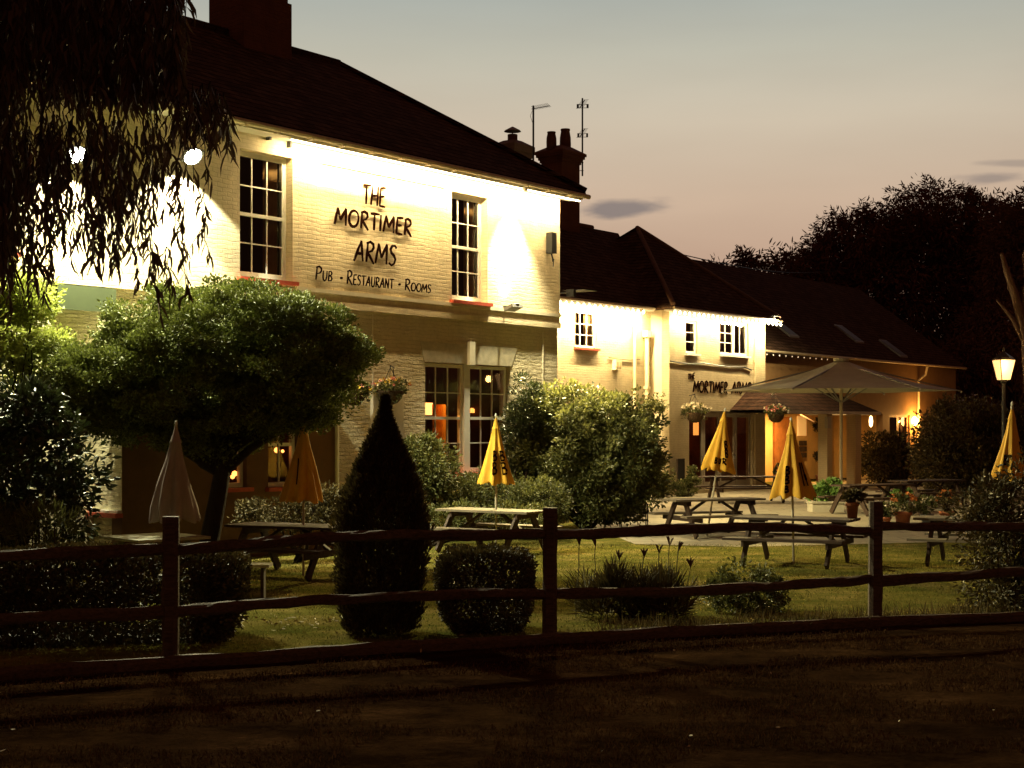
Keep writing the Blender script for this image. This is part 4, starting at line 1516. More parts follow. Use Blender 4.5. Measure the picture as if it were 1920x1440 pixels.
# string lights along the eaves of the wing
def festoon(name, frame, x0, x1, off, z, step, label, power):
    t = empty(name, frame.w(x0, off, z), RZ); tag(t, label, 'string lights')
    n = int((x1 - x0) / step)
    m = MB()
    pts = []
    for i in range(n * 4 + 1):
        f_ = i / 4
        pts.append((f_ * step, 0, 0.02 - 0.05 * math.sin(math.pi * (f_ % 1.0))))
    m.tube(pts, 0.008, 5); m.build('cable', M_black, t)
    for i in range(n + 1):
        m = MB(); m.lathe([(0.001, -0.10), (0.038, -0.07), (0.042, -0.03), (0.014, 0.005), (0.014, 0.02)], 8, (i * step, 0, 0)); m.build('bulb', GLOW_W, t, True)
    strip_area(name + '_light', frame.w(x0, off, z - 0.09), frame.w(x1, off, z - 0.09), frame.n * 0.45 + Vector((0, 0, -1)), 0.04, power, WARM)
    return t


festoon('string_lights', FB, -8.5, -0.75, FA_y - 0.36, 5.84, 0.3, 'string of bright bulbs under the eaves beside the main house', 1500)
festoon('string_lights', FB, -0.35, 6.85, -0.42, 5.84, 0.3, 'string of bright bulbs under the eaves above the pub name lettering', 520)
# end of string: bare flood at the eaves corner
x_, z_ = FB.loc(1452, 602, -0.45)
P5 = FB.w(x_, -0.45, z_)
t5 = empty('eaves_lamp', P5, RZ); tag(t5, 'glaring lamp at the right end of the wing eaves', 'lamp')
m = MB(); m.lathe([(0.001, -0.08), (0.07, -0.05), (0.08, 0.02), (0.03, 0.08)], 10); m.build('bulb', GLOW_W, t5, True)
m = MB(); m.lathe([(0.035, 0.08), (0.035, 0.16)], 10); m.lathe([(0.22, 0.161), (0.20, 0.18), (0.05, 0.2)], 14); m.build('fitting', M_black, t5)  # wide disc added above the bulb to keep its light off the roof
point('eaves_lamp_light', P5 + Vector((0, -0.2, -0.12)), 420, (1.0, 0.80, 0.42), 0.06)
# lights on the dark link
t6 = empty('string_lights', FC.w(0.2, -0.45, 4.85), RZ); tag(t6, 'dim unlit string of bulbs along the barn gutter', 'string lights')
m = MB(); m.tube([(i * 0.5, 0, -0.03 * (i % 2)) for i in range(13)], 0.008, 5); m.build('cable', M_black, t6)
for i in range(12):
    m = MB(); m.lathe([(0.001, -0.06), (0.022, -0.03), (0.01, 0.0)], 8, (i * 0.5 + 0.2, 0, -0.03)); m.build('bulb', emit('dim_bulb', (1.0, 0.6, 0.3), 0.6), t6, True)

# barn wall lamp
x_, z_ = FC.loc(1715, 790, -0.12)
P7 = FC.w(x_, -0.12, z_)
wl = empty('wall_lamp', P7, RZ); tag(wl, 'glowing orange wall lamp beside the barn door', 'wall lamp')
m = MB(); m.lathe([(0.02, -0.20), (0.10, -0.14), (0.15, 0.0), (0.10, 0.16), (0.03, 0.22)], 14); m.build('glass_shade', emit('orange_lamp', (1.0, 0.55, 0.16), 22), wl, True)
m = MB(); m.box(-0.04, 0.04, 0.06, 0.118, -0.1, 0.1); m.build('back_plate', M_black, wl)
for sd in (-1, 1):
    point('wall_lamp_light', P7 + FC.n * -0.16 + FC.d * 0.24 * sd, 150, (1.0, 0.46, 0.10), 0.06)
# oval bulkhead by the porch
x_, z_ = FC.loc(1633, 790, PY + 1.7)
P8 = FC.w(x_, PY + 1.7, z_)
ol = empty('bulkhead_lamp', P8, RZ); tag(ol, 'narrow oval lamp glowing behind the right porch pillar', 'wall lamp')
m = MB(); m.lathe([(0.001, -0.24), (0.06, -0.17), (0.08, 0), (0.06, 0.17), (0.001, 0.24)], 12); m.build('glass_shade', emit('oval_lamp', (1.0, 0.62, 0.24), 6), ol, True)
m = MB(); m.tube([(0, 0, 0.24), (0, 0, 0.36)], 0.02, 6); m.build('hanger', M_black, ol)

# ------------------------------------------------------------------ fence
fence = empty('wooden_fence', (0, 0, 0)); tag(fence, 'rough cleft post and rail fence between verge and lawn', 'fence')
POST_H = [1.36, 1.38, 1.375, 1.375, 1.35, 1.35]


def rough_beam(p, q, w, h, n, amp, sag=0.0, seed=0):
    m = MB()
    p = Vector(p); q = Vector(q)
    d = (q - p).normalized()
    up = Vector((0, 0, 1)) if abs(d.z) < 0.9 else Vector((0, 1, 0))
    x = d.cross(up).normalized(); y = x.cross(d)
    vs = []
    for i in range(n + 1):
        f_ = i / n
        c = p.lerp(q, f_)
        if abs(d.z) < 0.9:
            c.z += -sag * math.sin(math.pi * f_) + 0.02 * noise.noise(Vector((f_ * 3.1 + seed, seed, 0)))
        for k in range(8):
            a = 2 * math.pi * (k + 0.5) / 8
            cxx = math.copysign(min(1, abs(math.cos(a)) * 1.3), math.cos(a)) * w / 2
            cyy = math.copysign(min(1, abs(math.sin(a)) * 1.3), math.sin(a)) * h / 2
            nn = 1 + amp * noise.noise(Vector((f_ * 9 + seed * 7, k * 0.9, seed))) + amp * 0.4 * noise.noise(Vector((f_ * 31 + seed * 3, k * 1.7, seed)))
            vs.append(tuple(c + x * cxx * nn + y * cyy * nn))
    fs = []
    for i in range(n):
        for k in range(8):
            fs.append((i * 8 + k, i * 8 + (k + 1) % 8, (i + 1) * 8 + (k + 1) % 8, (i + 1) * 8 + k))
    fs.append(tuple(range(7, -1, -1))); fs.append(tuple(range(n * 8, n * 8 + 8)))
    m.add(vs, fs)
    return m


for i, (x, y) in enumerate(FENCE):
    rough_beam((x, y, -0.05), (x + 0.01, y, POST_H[i]), 0.145, 0.13, 10, 0.12, seed=i + 1).build('post', M_wood_old, fence)
k = 0
for i in range(len(FENCE) - 1):
    (xa, ya), (xb, yb) = FENCE[i], FENCE[i + 1]
    for z, hh in ((1.14, 0.10), (0.52, 0.10)):
        k += 1
        za = z + random.uniform(-0.02, 0.02); zb = z + random.uniform(-0.02, 0.02)
        if z > 1:
            za, zb = [(1.08, 1.08), (1.08, 1.11), (1.10, 1.06), (1.10, 1.13), (1.12, 1.12)][i]
        rough_beam((xa + 0.06, ya + 0.02, za), (xb - 0.06, yb - 0.02, zb), 0.075, hh, 40, 0.5, random.uniform(-0.05, 0.05), seed=k * 3.3).build('rail', M_wood_old, fence)
    rough_beam((xa - 0.02, ya - 0.12, 0.05), (xb + 0.02, yb - 0.12, 0.05), 0.09, 0.14, 14, 0.3, 0.0, seed=k * 1.7).build('kickboard', M_wood_old, fence)


# ------------------------------------------------------------------ picnic tables
def picnic(L=1.85, mat=None, leg=None):
    mat = mat or M_table
    top = mat
    t = empty('picnic_table')
    m = MB()
    for j in range(5):
        y = -0.36 + j * 0.148
        m.box(-L / 2 + random.uniform(-.01, .01), L / 2 + random.uniform(-.01, .01), y, y + 0.138, 0.712, 0.75)
    m.build('tabletop', mat, t)
    for s in (-1, 1):
        m = MB()
        for j in range(2):
            y = s * 0.68 - 0.14 + j * 0.142
            m.box(-L / 2, L / 2, y, y + 0.136, 0.41, 0.45)
        m.build('seat', mat, t)
    for sx in (-1, 1):
        X = sx * (L / 2 - 0.28)
        for s in (-1, 1):
            m = MB(); m.bar((X, s * 0.20, 0.700), (X, s * 0.66, 0.03), 0.045, 0.12); m.build('leg', M_table_dark, t)
        m = MB(); m.box(X + 0.024, X + 0.062, -0.80, 0.80, 0.315, 0.408); m.build('seat_beam', M_table_dark, t)
        m = MB(); m.box(X + 0.024, X + 0.062, -0.33, 0.33, 0.62, 0.71); m.build('top_beam', M_table_dark, t)
        m = MB(); m.bar((X + (0.02 if sx < 0 else -0.02), 0.0, 0.38), (X * 0.25, 0, 0.70), 0.07, 0.04); m.build('brace', M_table_dark, t)
    return t


TG = 'picnic tables in the pub garden'
t1 = picnic(1.95); t1.location = Gp(922, 25.9); t1.rotation_euler.z = R(-34)
tag(t1, 'picnic table on the lawn under the yellow parasol by the box bush', 'picnic table', TG)
specs = [
    (1492, 23.6, -27, 1.0, 'picnic table with a potted plant on the lawn, yellow parasol through it', 'dark'),
    (1336, 29.7, 22, 1.05, 'picnic table on the terrace edge with the leaning yellow parasol', None),
    (1636, 37.0, 30, 1.15, 'dark picnic table below the big taupe parasol, its left end on show', 'dark'),
    (1738, 40.0, 30, 1.15, 'dark picnic table behind the flower pots, right of the big parasol pole', 'dark'),
    (1398, 43.0, 6, 1.4, 'long dark picnic table in front of the glazed doors', 'dark'),
    (1838, 23.4, -27, 1.0, 'picnic table half hidden by the dark bush at far right', None),
    (548, 21.8, -24, 1.0, 'picnic table in deep shade left of the pointed conifer', 'dark'),
]
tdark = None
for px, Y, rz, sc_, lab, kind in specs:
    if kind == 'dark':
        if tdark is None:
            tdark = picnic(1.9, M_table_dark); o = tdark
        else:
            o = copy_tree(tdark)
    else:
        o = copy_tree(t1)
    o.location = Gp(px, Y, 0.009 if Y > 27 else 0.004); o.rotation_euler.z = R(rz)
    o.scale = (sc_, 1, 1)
    tag(o, lab, 'picnic table', TG)
# square garden table at left with four stools-benches
sq = empty('square_table', Gp(290, 19.6), R(43)); tag(sq, 'pale square garden table behind the hedge with a closed grey parasol', 'table')
m = MB()
for j in range(8):
    y = -0.53 + j * 0.1335
    m.box(-0.53, 0.53, y, y + 0.128, 0.715, 0.75)
m.build('tabletop', simple('bleached_wood', (0.42, 0.40, 0.29), 0.7, 0.15, 4), sq)
for a in (-1, 1):
    for b in (-1, 1):
        m = MB(); m.bar((a * 0.3, b * 0.3, 0.71), (a * 0.5, b * 0.5, 0), 0.07, 0.07); m.build('leg', M_table, sq)
bn = empty('garden_bench', Gp(470, 18.9), R(0)); tag(bn, 'low pale bench seat beside the hedge end', 'bench')
m = MB(); m.box(-0.26, 0.26, -0.16, 0.16, 0.41, 0.45); m.build('seat', MATS['bleached_wood'], bn)
for a in (-1, 1):
    m = MB(); m.box(a * 0.16 - 0.02, a * 0.16 + 0.02, -0.08, 0.08, 0, 0.409); m.build('leg', M_table_dark, bn)


# ------------------------------------------------------------------ closed parasols
def parasol(zt, hc, r, mat, tiltx=0.0, tilty=0.0, letters=None, pole_mat=None, spin=0.0):
    """closed parasol: pole from the ground, canopy of height hc hanging from zt"""
    t = empty('parasol')
    n = 64
    prof = [(0.0, 0.018), (0.06, 0.035), (0.17, 0.085), (0.185, 0.10), (0.20, 0.088), (0.35, 0.36), (0.6, 0.62), (0.85, 0.88), (0.97, 1.0), (1.0, 0.985)]
    m = MB(); vs = []
    for f_, rr in prof:
        if f_ >= 0.2:
            rr = 0.30 + (rr - 0.30) if rr > 0.3 else rr
        rad = r * (rr if f_ > 0.2 else rr * 2.6)
        for k in range(n):
            a = 2 * math.pi * k / n
            fold = 1 + (0.20 * f_) * math.cos(8 * a + spin * 3) + 0.06 * f_ * math.cos(3 * a + 1.0 + spin) + 0.03 * math.sin(17 * a)
            fold += 0.34 * f_ * noise.noise(Vector((math.cos(a) * 1.3 + spin * 5, math.sin(a) * 1.3, f_ * 2.2 + spin))) * (0.6 if f_ < 0.9 else 1.0)
            z = zt - hc * f_ + 0.05 * f_ * noise.noise(Vector((math.cos(a) * 1.8, math.sin(a) * 1.8, spin * 3))) - (0.03 * math.cos(8 * a + spin * 3) * f_ if f_ > 0.9 else 0)
            vs.append((rad * fold * math.cos(a), rad * fold * math.sin(a), z))
    fs = []
    for i in range(len(prof) - 1):
        for k in range(n):
            fs.append((i * n + k, (i + 1) * n + k, (i + 1) * n + (k + 1) % n, i * n + (k + 1) % n))
    m.add(vs, fs)
    m.build('canopy', mat, t, True)
    m = MB(); m.tube([(0, 0, 0.0), (0, 0, zt - 0.01)], 0.019, 10); m.build('pole', pole_mat or M_pole, t)
    m = MB(); m.lathe([(0.012, -0.01), (0.022, 0.01), (0.015, 0.04), (0.001, 0.055)], 10, (0, 0, zt)); m.build('finial', M_white, t)
    if letters:
        for (ch, a_deg, f0, f1, hw) in letters:
            mm_ = MB()
            # letter laid on the cloth: strokes follow the cone surface
            g = GL[ch][1]
            for st in g:
                pts = []
                for i in range(len(st) - 1):
                    for j in range(4):
                        q = Vector(st[i]).lerp(Vector(st[i + 1]), j / 4)
                        pts.append(q)
                pts.append(Vector(st[-1]))
                prev = None
                wv = 0.016
                for q in pts:
                    f_ = f1 + (f0 - f1) * q.y
                    ang = R(a_deg) + (q.x - 0.28) * hw / (r * f_)
                    base = r * (0.62 * f_ / 0.6)
                    fold = 1 + (0.20 * f_) * math.cos(8 * ang + spin * 3) + 0.06 * f_ * math.cos(3 * ang + 1.0 + spin) + 0.34 * f_ * noise.noise(Vector((math.cos(ang) * 1.3 + spin * 5, math.sin(ang) * 1.3, f_ * 2.2 + spin))) * 0.6
                    rad = base * fold + 0.012
                    cur = (rad * math.cos(ang), rad * math.sin(ang), zt - hc * f_)
                    if prev is not None:
                        mm_.bar(prev, cur, 0.012, 0.030)
                    prev = cur
            mm_.build('letter', M_letter, t)
    t.rotation_euler = (tiltx, tilty, 0)
    return t


PG = 'closed yellow parasols'
let1 = [('B', -95, 0.52, 0.66, 0.12), ('B', -95, 0.69, 0.86, 0.14), ('B', -55, 0.52, 0.66, 0.12), ('B', -55, 0.69, 0.86, 0.14)]
p = parasol(2.38, 1.17, 0.27, M_yellow, letters=let1, spin=0.3); p.location = Gp(930, 25.9)
tag(p, 'closed yellow parasol standing in the lawn table by the window', 'parasol', PG)
let2 = [('B', -62, 0.50, 0.62, 0.12), ('B', -62, 0.64, 0.76, 0.12), ('B', -105, 0.79, 0.88, 0.08), ('U', -88, 0.79, 0.88, 0.08), ('R', -72, 0.79, 0.88, 0.08)]
p = parasol(2.55, 1.22, 0.29, M_yellow, 0, R(8.0), letters=let2, spin=0.9); p.location = Gp(1326, 29.7)
tag(p, 'leaning closed yellow parasol before the glazed doors', 'parasol', PG)
let3 = [('B', -118, 0.60, 0.70, 0.10), ('B', -118, 0.72, 0.82, 0.10), ('B', -118, 0.85, 0.93, 0.09), ('I', -50, 0.55, 0.85, 0.1), ('I', -42, 0.55, 0.85, 0.1)]
p = parasol(2.30, 1.22, 0.31, M_yellow, 0, R(-1), letters=let3, spin=1.7); p.location = Gp(1488, 23.6)
tag(p, 'closed yellow parasol in the table with the potted plant', 'parasol', PG)
let4 = [('B', -130, 0.68, 0.80, 0.1), ('S', -40, 0.5, 0.62, 0.1), ('B', -40, 0.66, 0.78, 0.1)]
p = parasol(2.50, 1.03, 0.21, M_yellow, 0, R(1.5), letters=let4, spin=0.6); p.location = Gp(1889, 20.5)
tag(p, 'closed yellow parasol at the far right by the lamp post', 'parasol', PG)
p = parasol(2.36, 1.25, 0.27, M_yellow, 0, R(0), letters=[('I', -95, 0.5, 0.8, 0.2)], spin=2.2); p.location = Gp(569, 21.8)
tag(p, 'closed yellow parasol in shade behind the pointed conifer', 'parasol', PG)
p = parasol(2.23, 1.27, 0.30, M_greycloth, 0, R(1.5), spin=1.2); p.location = Gp(322, 19.6)
tag(p, 'closed grey parasol over the pale square table', 'parasol')

# big open parasol
Yb = 42.0
bp = empty('big_parasol', Gp(1577, Yb, 0.009)); tag(bp, 'large open taupe parasol on a thick pole over the terrace', 'parasol')
rB_, zE, zT = 3.32, Zp(733, Yb), Zp(674, Yb)
NS = 6
ang = [R(-5 + 60 * i) for i in range(NS)]
ux_ = (1568 - 1577) / F * Yb
apex = Vector((0.0, 0, zT))
rim = [Vector((rB_ * math.cos(a), rB_ * math.sin(a), zE)) for a in ang]
m = MB()
sub = 8
for i in range(NS):
    A, B_ = rim[i], rim[(i + 1) % NS]
    vs = []
    idx = {}
    for u in range(sub + 1):
        for v in range(u + 1):
            f_ = u / sub
            g_ = v / u if u else 0
            pnt = apex.lerp(A.lerp(B_, g_), f_)
            sagk = math.sin(math.pi * g_) * f_ * 0.10 if u else 0
            rr = pnt.xy.length
            pnt.z -= math.sin(math.pi * f_) * 0.12
            if f_ == 1:
                mid_ = (A + B_) / 2
                pnt.xy = pnt.xy - mid_.xy.normalized() * 0.18 * math.sin(math.pi * g_)
            idx[(u, v)] = len(vs); vs.append(tuple(pnt))
    fs = []
    for u in range(sub):
        for v in range(u + 1):
            fs.append((idx[(u, v)], idx[(u + 1, v)], idx[(u + 1, v + 1)]))
            if v < u:
                fs.append((idx[(u, v)], idx[(u + 1, v + 1)], idx[(u, v + 1)]))
    m.add(vs, fs)
cn = m.build('canopy', M_taupe, bp)
cn.modifiers.new('thickness', 'SOLIDIFY').thickness = 0.008
m = MB(); m.lathe([(0.045, 0), (0.045, zT + 0.0)], 14); m.build('pole', simple('cream_pole', (0.55, 0.48, 0.34), 0.4, 0.05), bp)
m = MB(); m.lathe([(0.22, zT - 0.06), (0.22, zT + 0.02), (0.05, zT + 0.05)], 12); m.build('cap', M_taupe, bp)
for i in range(NS):
    m = MB(); m.bar(apex + Vector((0, 0, -0.12)), rim[i] + Vector((0, 0, -0.02)), 0.03, 0.04); m.build('rib', M_grey_metal, bp)
    m = MB(); m.bar(Vector((0, 0, zE - 0.35)), (apex * 0.6 + rim[i] * 0.4) + Vector((0, 0, -0.12)), 0.025, 0.03); m.build('strut', M_grey_metal, bp)
    m = MB(); m.lathe([(0.001, -0.04), (0.035, 0), (0.001, 0.04)], 8, tuple(rim[i] * 1.005 + Vector((0, 0, -0.04)) - Vector((0, 0, rim[i].z * 0.005)))); m.build('tip_cap', M_white, bp)

# ------------------------------------------------------------------ lamp post
lp = empty('lamp_post', Gp(1882, 35)); tag(lp, 'old style lamp post with a glowing lantern at the right', 'lamp post')
zl = Zp(712, 35)
m = MB(); m.lathe([(0.09, 0), (0.09, 0.5), (0.055, 0.6), (0.04, zl - 0.1), (0.08, zl - 0.05), (0.08, zl)], 12); m.build('post', M_black, lp)
m = MB(); m.add([(-0.11, -0.11, zl), (0.11, -0.11, zl), (0.11, 0.11, zl), (-0.11, 0.11, zl), (-0.19, -0.19, zl + 0.46), (0.19, -0.19, zl + 0.46), (0.19, 0.19, zl + 0.46), (-0.19, 0.19, zl + 0.46)],
                [(0, 1, 5, 4), (1, 2, 6, 5), (2, 3, 7, 6), (3, 0, 4, 7)]); m.build('glass', emit('lantern_glow', (1.0, 0.52, 0.17), 1.6), lp)
m = MB()
for a, b in ((-1, -1), (1, -1), (1, 1), (-1, 1)):
    m.bar((a * 0.112, b * 0.112, zl), (a * 0.194, b * 0.194, zl + 0.47), 0.015, 0.015)
m.lathe([(0.30, zl + 0.47), (0.26, zl + 0.52), (0.10, zl + 0.62), (0.03, zl + 0.66), (0.03, zl + 0.74), (0.001, zl + 0.8)], 4)
m.build('lantern_frame', M_black, lp)
lp.rotation_euler.z = R(12)
point('lantern_light', Gp(1882, 35, zl + 0.3) + Vector((-0.1, -0.42, 0)), 30, (1.0, 0.5, 0.14), 0.1)

# ------------------------------------------------------------------ plants
M_tree = leafmat('glossy_green_leaf', (0.05, 0.062, 0.012), (0.22, 0.25, 0.055), 0.6, 0.12, 2.0, 0.25)
M_bushl = leafmat('bush_leaf', (0.04, 0.05, 0.012), (0.19, 0.19, 0.06), 0.45, 0.25, 2.0)
M_laurel = leafmat('laurel_leaf', (0.02, 0.03, 0.009), (0.065, 0.08, 0.026), 0.3, 0.08, 2.0, 0.5)
M_climb = leafmat('climber_leaf', (0.20, 0.24, 0.04), (0.45, 0.48, 0.11), 0.5, 0.35, 2.0)
M_hedge = leafmat('hedge_leaf', (0.04, 0.035, 0.014), (0.16, 0.12, 0.045), 0.5, 0.1, 2.0, 0.25)
M_conifer = leafmat('conifer_leaf', (0.04, 0.03, 0.012), (0.12, 0.09, 0.03), 0.7, 0.15, 3.0, 0.2)
M_eucal = leafmat('eucalyptus_leaf', (0.05, 0.028, 0.016), (0.11, 0.065, 0.035), 0.55, 0.12, 1.0, 0.25)
M_far = leafmat('far_tree_leaf', (0.09, 0.045, 0.03), (0.20, 0.10, 0.065), 0.8, 0.1, 0.3, 0.1)
M_stem = simple('green_stem', (0.06, 0.05, 0.02), 0.8, 0.2, 8)


def trunk_mesh(paths, name, parent, mat=None):
    m = MB()
    for pts, r0, r1 in paths:
        n = len(pts)
        m.tube(pts, [r0 + (r1 - r0) * i / (n - 1) for i in range(n)], 8)
    return m.build(name, mat or M_bark, parent, True)


def bend(p, q, n=5, amp=0.12):
    p = Vector(p); q = Vector(q)
    out = []
    for i in range(n + 1):
        f_ = i / n
        c = p.lerp(q, f_)
        a = amp * (q - p).length * math.sin(math.pi * f_)
        c += Vector((random.uniform(-a, a), random.uniform(-a, a), random.uniform(-a, a) * 0.5))
        out.append(c)
    return out


def plant(name, root, label, cat, ells, n_cl, cl_r, per, ln, w, mat, crown='foliage', up=0.25, flat=0.8, inner=0.25, stems=None, group=None, lo=0.75):
    """ells in world coordinates; root = ground point"""
    t = empty(name, root); tag(t, label, cat, group)
    rt_ = np.array(root)
    P, D = ell_clumps([(np.array(c) - rt_, r, w_) for c, r, w_ in ells], n_cl, cl_r, per, up, flat, inner, lo)
    keep = P[:, 2] > 0.01
    P, D = P[keep], D[keep]
    n = len(P)
    V, Fq = leaf_arrays(P, D, ln * RNG.uniform(0.6, 1.35, n), w * RNG.uniform(0.7, 1.3, n))
    quads_obj(crown, V, Fq, mat, t)
    if stems is None:
        c0 = np.mean([np.array(c) for c, r, w_ in ells], axis=0) - rt_
        ps = []
        for c, r, w_ in ells:
            cc_ = Vector(np.array(c) - rt_)
            for j in range(4):
                e = cc_ + Vector((random.uniform(-.6, .6) * r[0], random.uniform(-.6, .6) * r[1], random.uniform(-.2, .6) * r[2]))
                ps.append((bend((random.uniform(-.08, .08), random.uniform(-.08, .08), 0), e, 5, 0.06), 0.025, 0.006))
        stems = ps
    trunk_mesh(stems, 'stems' if crown == 'foliage' else 'trunk', t)
    return t


def E(px, py, Y, rxpx, rzpx, ry, w=1.0):
    """ellipsoid standing Y metres away, its outline as seen in the photo"""
    return (np.array([(px - 960) / F * Y, Y, Zp(py, Y)]), (rxpx / F * Y, ry, rzpx / F * Y), w)


# dome-shaped tree in front of the house
YT = 22.0
ells = [E(285, 715, YT, 180, 85, 1.5, 1.5), E(560, 685, YT, 128, 100, 1.3, 1.2), E(420, 622, YT, 205, 92, 1.5, 1.6), E(165, 715, YT - .3, 66, 80, 0.9, 0.9), E(400, 775, YT, 205, 56, 1.4, 1.5), E(390, 825, YT, 95, 30, 0.8, 0.4), E(618, 650, YT, 72, 78, 0.9, 0.6), E(570, 760, YT, 70, 45, 0.9, 0.5), E(240, 780, YT, 100, 45, 1.0, 0.6), E(320, 618, YT, 140, 72, 1.2, 0.9), E(470, 592, YT, 130, 62, 1.2, 0.7)]
root = Gp(405, YT)
tr0 = (Vector((0, 0, 0)))
stems = [([Vector((0, 0, 0)), Vector((-0.1, 0, 0.5)), Vector((0.02, 0, 1.1)), Vector((0.12, 0, 1.7)), Vector((0.1, 0, 2.4))], 0.17, 0.10)]
for c, r_, w_ in ells:
    cc_ = Vector(c) - root
    stems.append((bend((0.08, 0, 1.5), cc_, 5, 0.08), 0.08, 0.03))
    for j in range(3):
        stems.append((bend((0.08, 0, 1.8), cc_ + Vector((random.uniform(-.5, .5) * r_[0], random.uniform(-.5, .5) * r_[1], random.uniform(-.4, .4) * r_[2])), 5, 0.08), 0.04, 0.012))
plant('domed_tree', root, 'broad dome shaped evergreen tree in front of the house', 'tree', ells, 1000, 0.25, 190, 0.048, 0.030, M_tree, 'crown', 0.5, 0.5, 0.35, stems)

# climber lit by the flood and laurel at far left
plant('climbing_plant', Gp(30, 21.6), 'bright yellow green climber lit by the floodlight at far left', 'climber',
      [E(30, 610, 21.55, 75, 85, 0.25, 1.0), E(75, 690, 21.8, 50, 70, 0.22, 0.7), E(-50, 640, 21.0, 80, 130, 0.25, 1.0), E(30, 550, 21.55, 60, 45, 0.22, 0.6)], 190, 0.22, 90, 0.07, 0.035, M_climb)
plant('laurel_bush', Gp(40, 18.6), 'dark laurel bush with glossy leaves at far left', 'bush',
      [E(20, 860, 18.6, 110, 150, 0.7, 1.0), E(-60, 880, 18.6, 120, 200, 0.8, 1.0), E(60, 780, 18.6, 60, 60, 0.5, 0.4), E(125, 890, 18.6, 50, 110, 0.4, 0.5)], 150, 0.24, 55, 0.11, 0.045, M_laurel, up=0.0)
plant('grassy_plant', Gp(70, 17.4), 'spiky leaved low plant above the hedge at far left', 'plant',
      [E(85, 995, 17.4, 55, 32, 0.3, 1.0), E(20, 985, 17.4, 50, 30, 0.3, 1.0)], 26, 0.12, 50, 0.14, 0.014, M_bushl, up=0.8)

# bushes by the wall
YB = 31.2
plant('flowering_bush', Gp(1100, YB), 'big round bush at the right corner of the main house', 'bush',
      [E(1100, 855, YB, 140, 118, 1.4, 2.6), E(1100, 920, YB, 120, 60, 1.2, 1.0), E(1060, 775, YB, 80, 45, 0.9, 0.6), E(1160, 840, YB, 84, 95, 1.0, 0.9), E(1030, 800, YB + .3, 78, 72, 0.9, 0.8), E(1180, 900, YB, 62, 70, 0.8, 0.6), E(1000, 890, YB, 60, 90, 0.8, 0.6)],
      760, 0.27, 95, 0.08, 0.045, M_bushl, up=0.15, inner=0.35)
plant('camellia_bush', Gp(796, 28.2), 'medium leafy bush under the left pane of the lower window', 'bush',
      [E(795, 870, 28.2, 55, 58, 0.6, 1.0), E(770, 920, 28.2, 60, 55, 0.6, 0.8)], 120, 0.2, 90, 0.075, 0.04, M_bushl, up=0.2)
plant('clipped_hedge', Gp(905, 28.6), 'low clipped hedge under the lower window', 'hedge',
      [E(880, 930, 28.6, 65, 40, 0.5, 1.0), E(960, 935, 28.6, 60, 42, 0.5, 1.0), E(1020, 940, 28.8, 45, 40, 0.5, 0.7)], 170, 0.17, 100, 0.05, 0.028, M_bushl, up=0.2)
plant('potted_shrub', Gp(985, 30.4), 'slender dark leafed shrub against the wall beside the lower window', 'bush',
      [E(985, 760, 30.6, 28, 60, 0.3, 1.0), E(975, 830, 30.6, 30, 70, 0.3, 1.0)], 60, 0.16, 50, 0.08, 0.03, M_laurel, up=0.2)
plant('low_border_plants', Gp(560, 24.0), 'dim leafy border plants along the foot of the bay', 'plants',
      [E(530, 965, 24.0, 90, 30, 0.4, 1.0), E(610, 950, 24.2, 25, 40, 0.3, 0.5)], 90, 0.16, 60, 0.06, 0.03, M_hedge)
plant('low_border_plants', Gp(800, 27.2), 'low leafy border plants behind the lawn picnic table', 'plants',
      [E(745, 965, 27.2, 60, 28, 0.4, 1.0), E(860, 970, 27.2, 60, 24, 0.4, 1.0), E(960, 970, 27.4, 80, 26, 0.4, 1.0)], 110, 0.15, 60, 0.06, 0.03, M_bushl)

# conifer cone
YC = 15.7
conif = empty('conifer_cone', Gp(712, YC)); tag(conif, 'tall pointed dark conifer behind the fence', 'conifer')
nC = 60000
zz = RNG.random(nC)
z01 = zz
# profile: half width in px as a function of height fraction (0 bottom .. 1 top)
hp = np.array([0, 0.1, 0.25, 0.40, 0.48, 0.58, 0.70, 0.82, 0.92, 1.0])
wp = np.array([64, 74, 80, 84, 83, 73, 52, 28, 8, 1]) / F * YC
Hc = Zp(752, YC)
rad = np.interp(z01, hp, wp)
th_ = RNG.uniform(0, 2 * np.pi, nC)
rr = rad * np.sqrt(RNG.uniform(0.35, 1.06, nC)) * (1 + 0.07 * np.sin(th_ * 5 + z01 * 20) + 0.06 * np.sin(th_ * 11 - z01 * 37) + 0.03 * np.sin(z01 * 90))
P = np.stack([rr * np.cos(th_) + 0.06 * (z01), rr * np.sin(th_), z01 * Hc + 0.03], 1)
D = np.stack([np.cos(th_) * 0.5, np.sin(th_) * 0.5, np.full(nC, 0.9)], 1) + RNG.normal(size=(nC, 3)) * 0.35
V, Fq = leaf_arrays(P, D, RNG.uniform(0.03, 0.075, nC), RNG.uniform(0.010, 0.02, nC))
quads_obj('foliage', V, Fq, M_conifer, conif)
trunk_mesh([([Vector((0, 0, 0)), Vector((0.02, 0, 1.2)), Vector((0.06, 0, 2.3))], 0.05, 0.01)], 'trunk', conif)


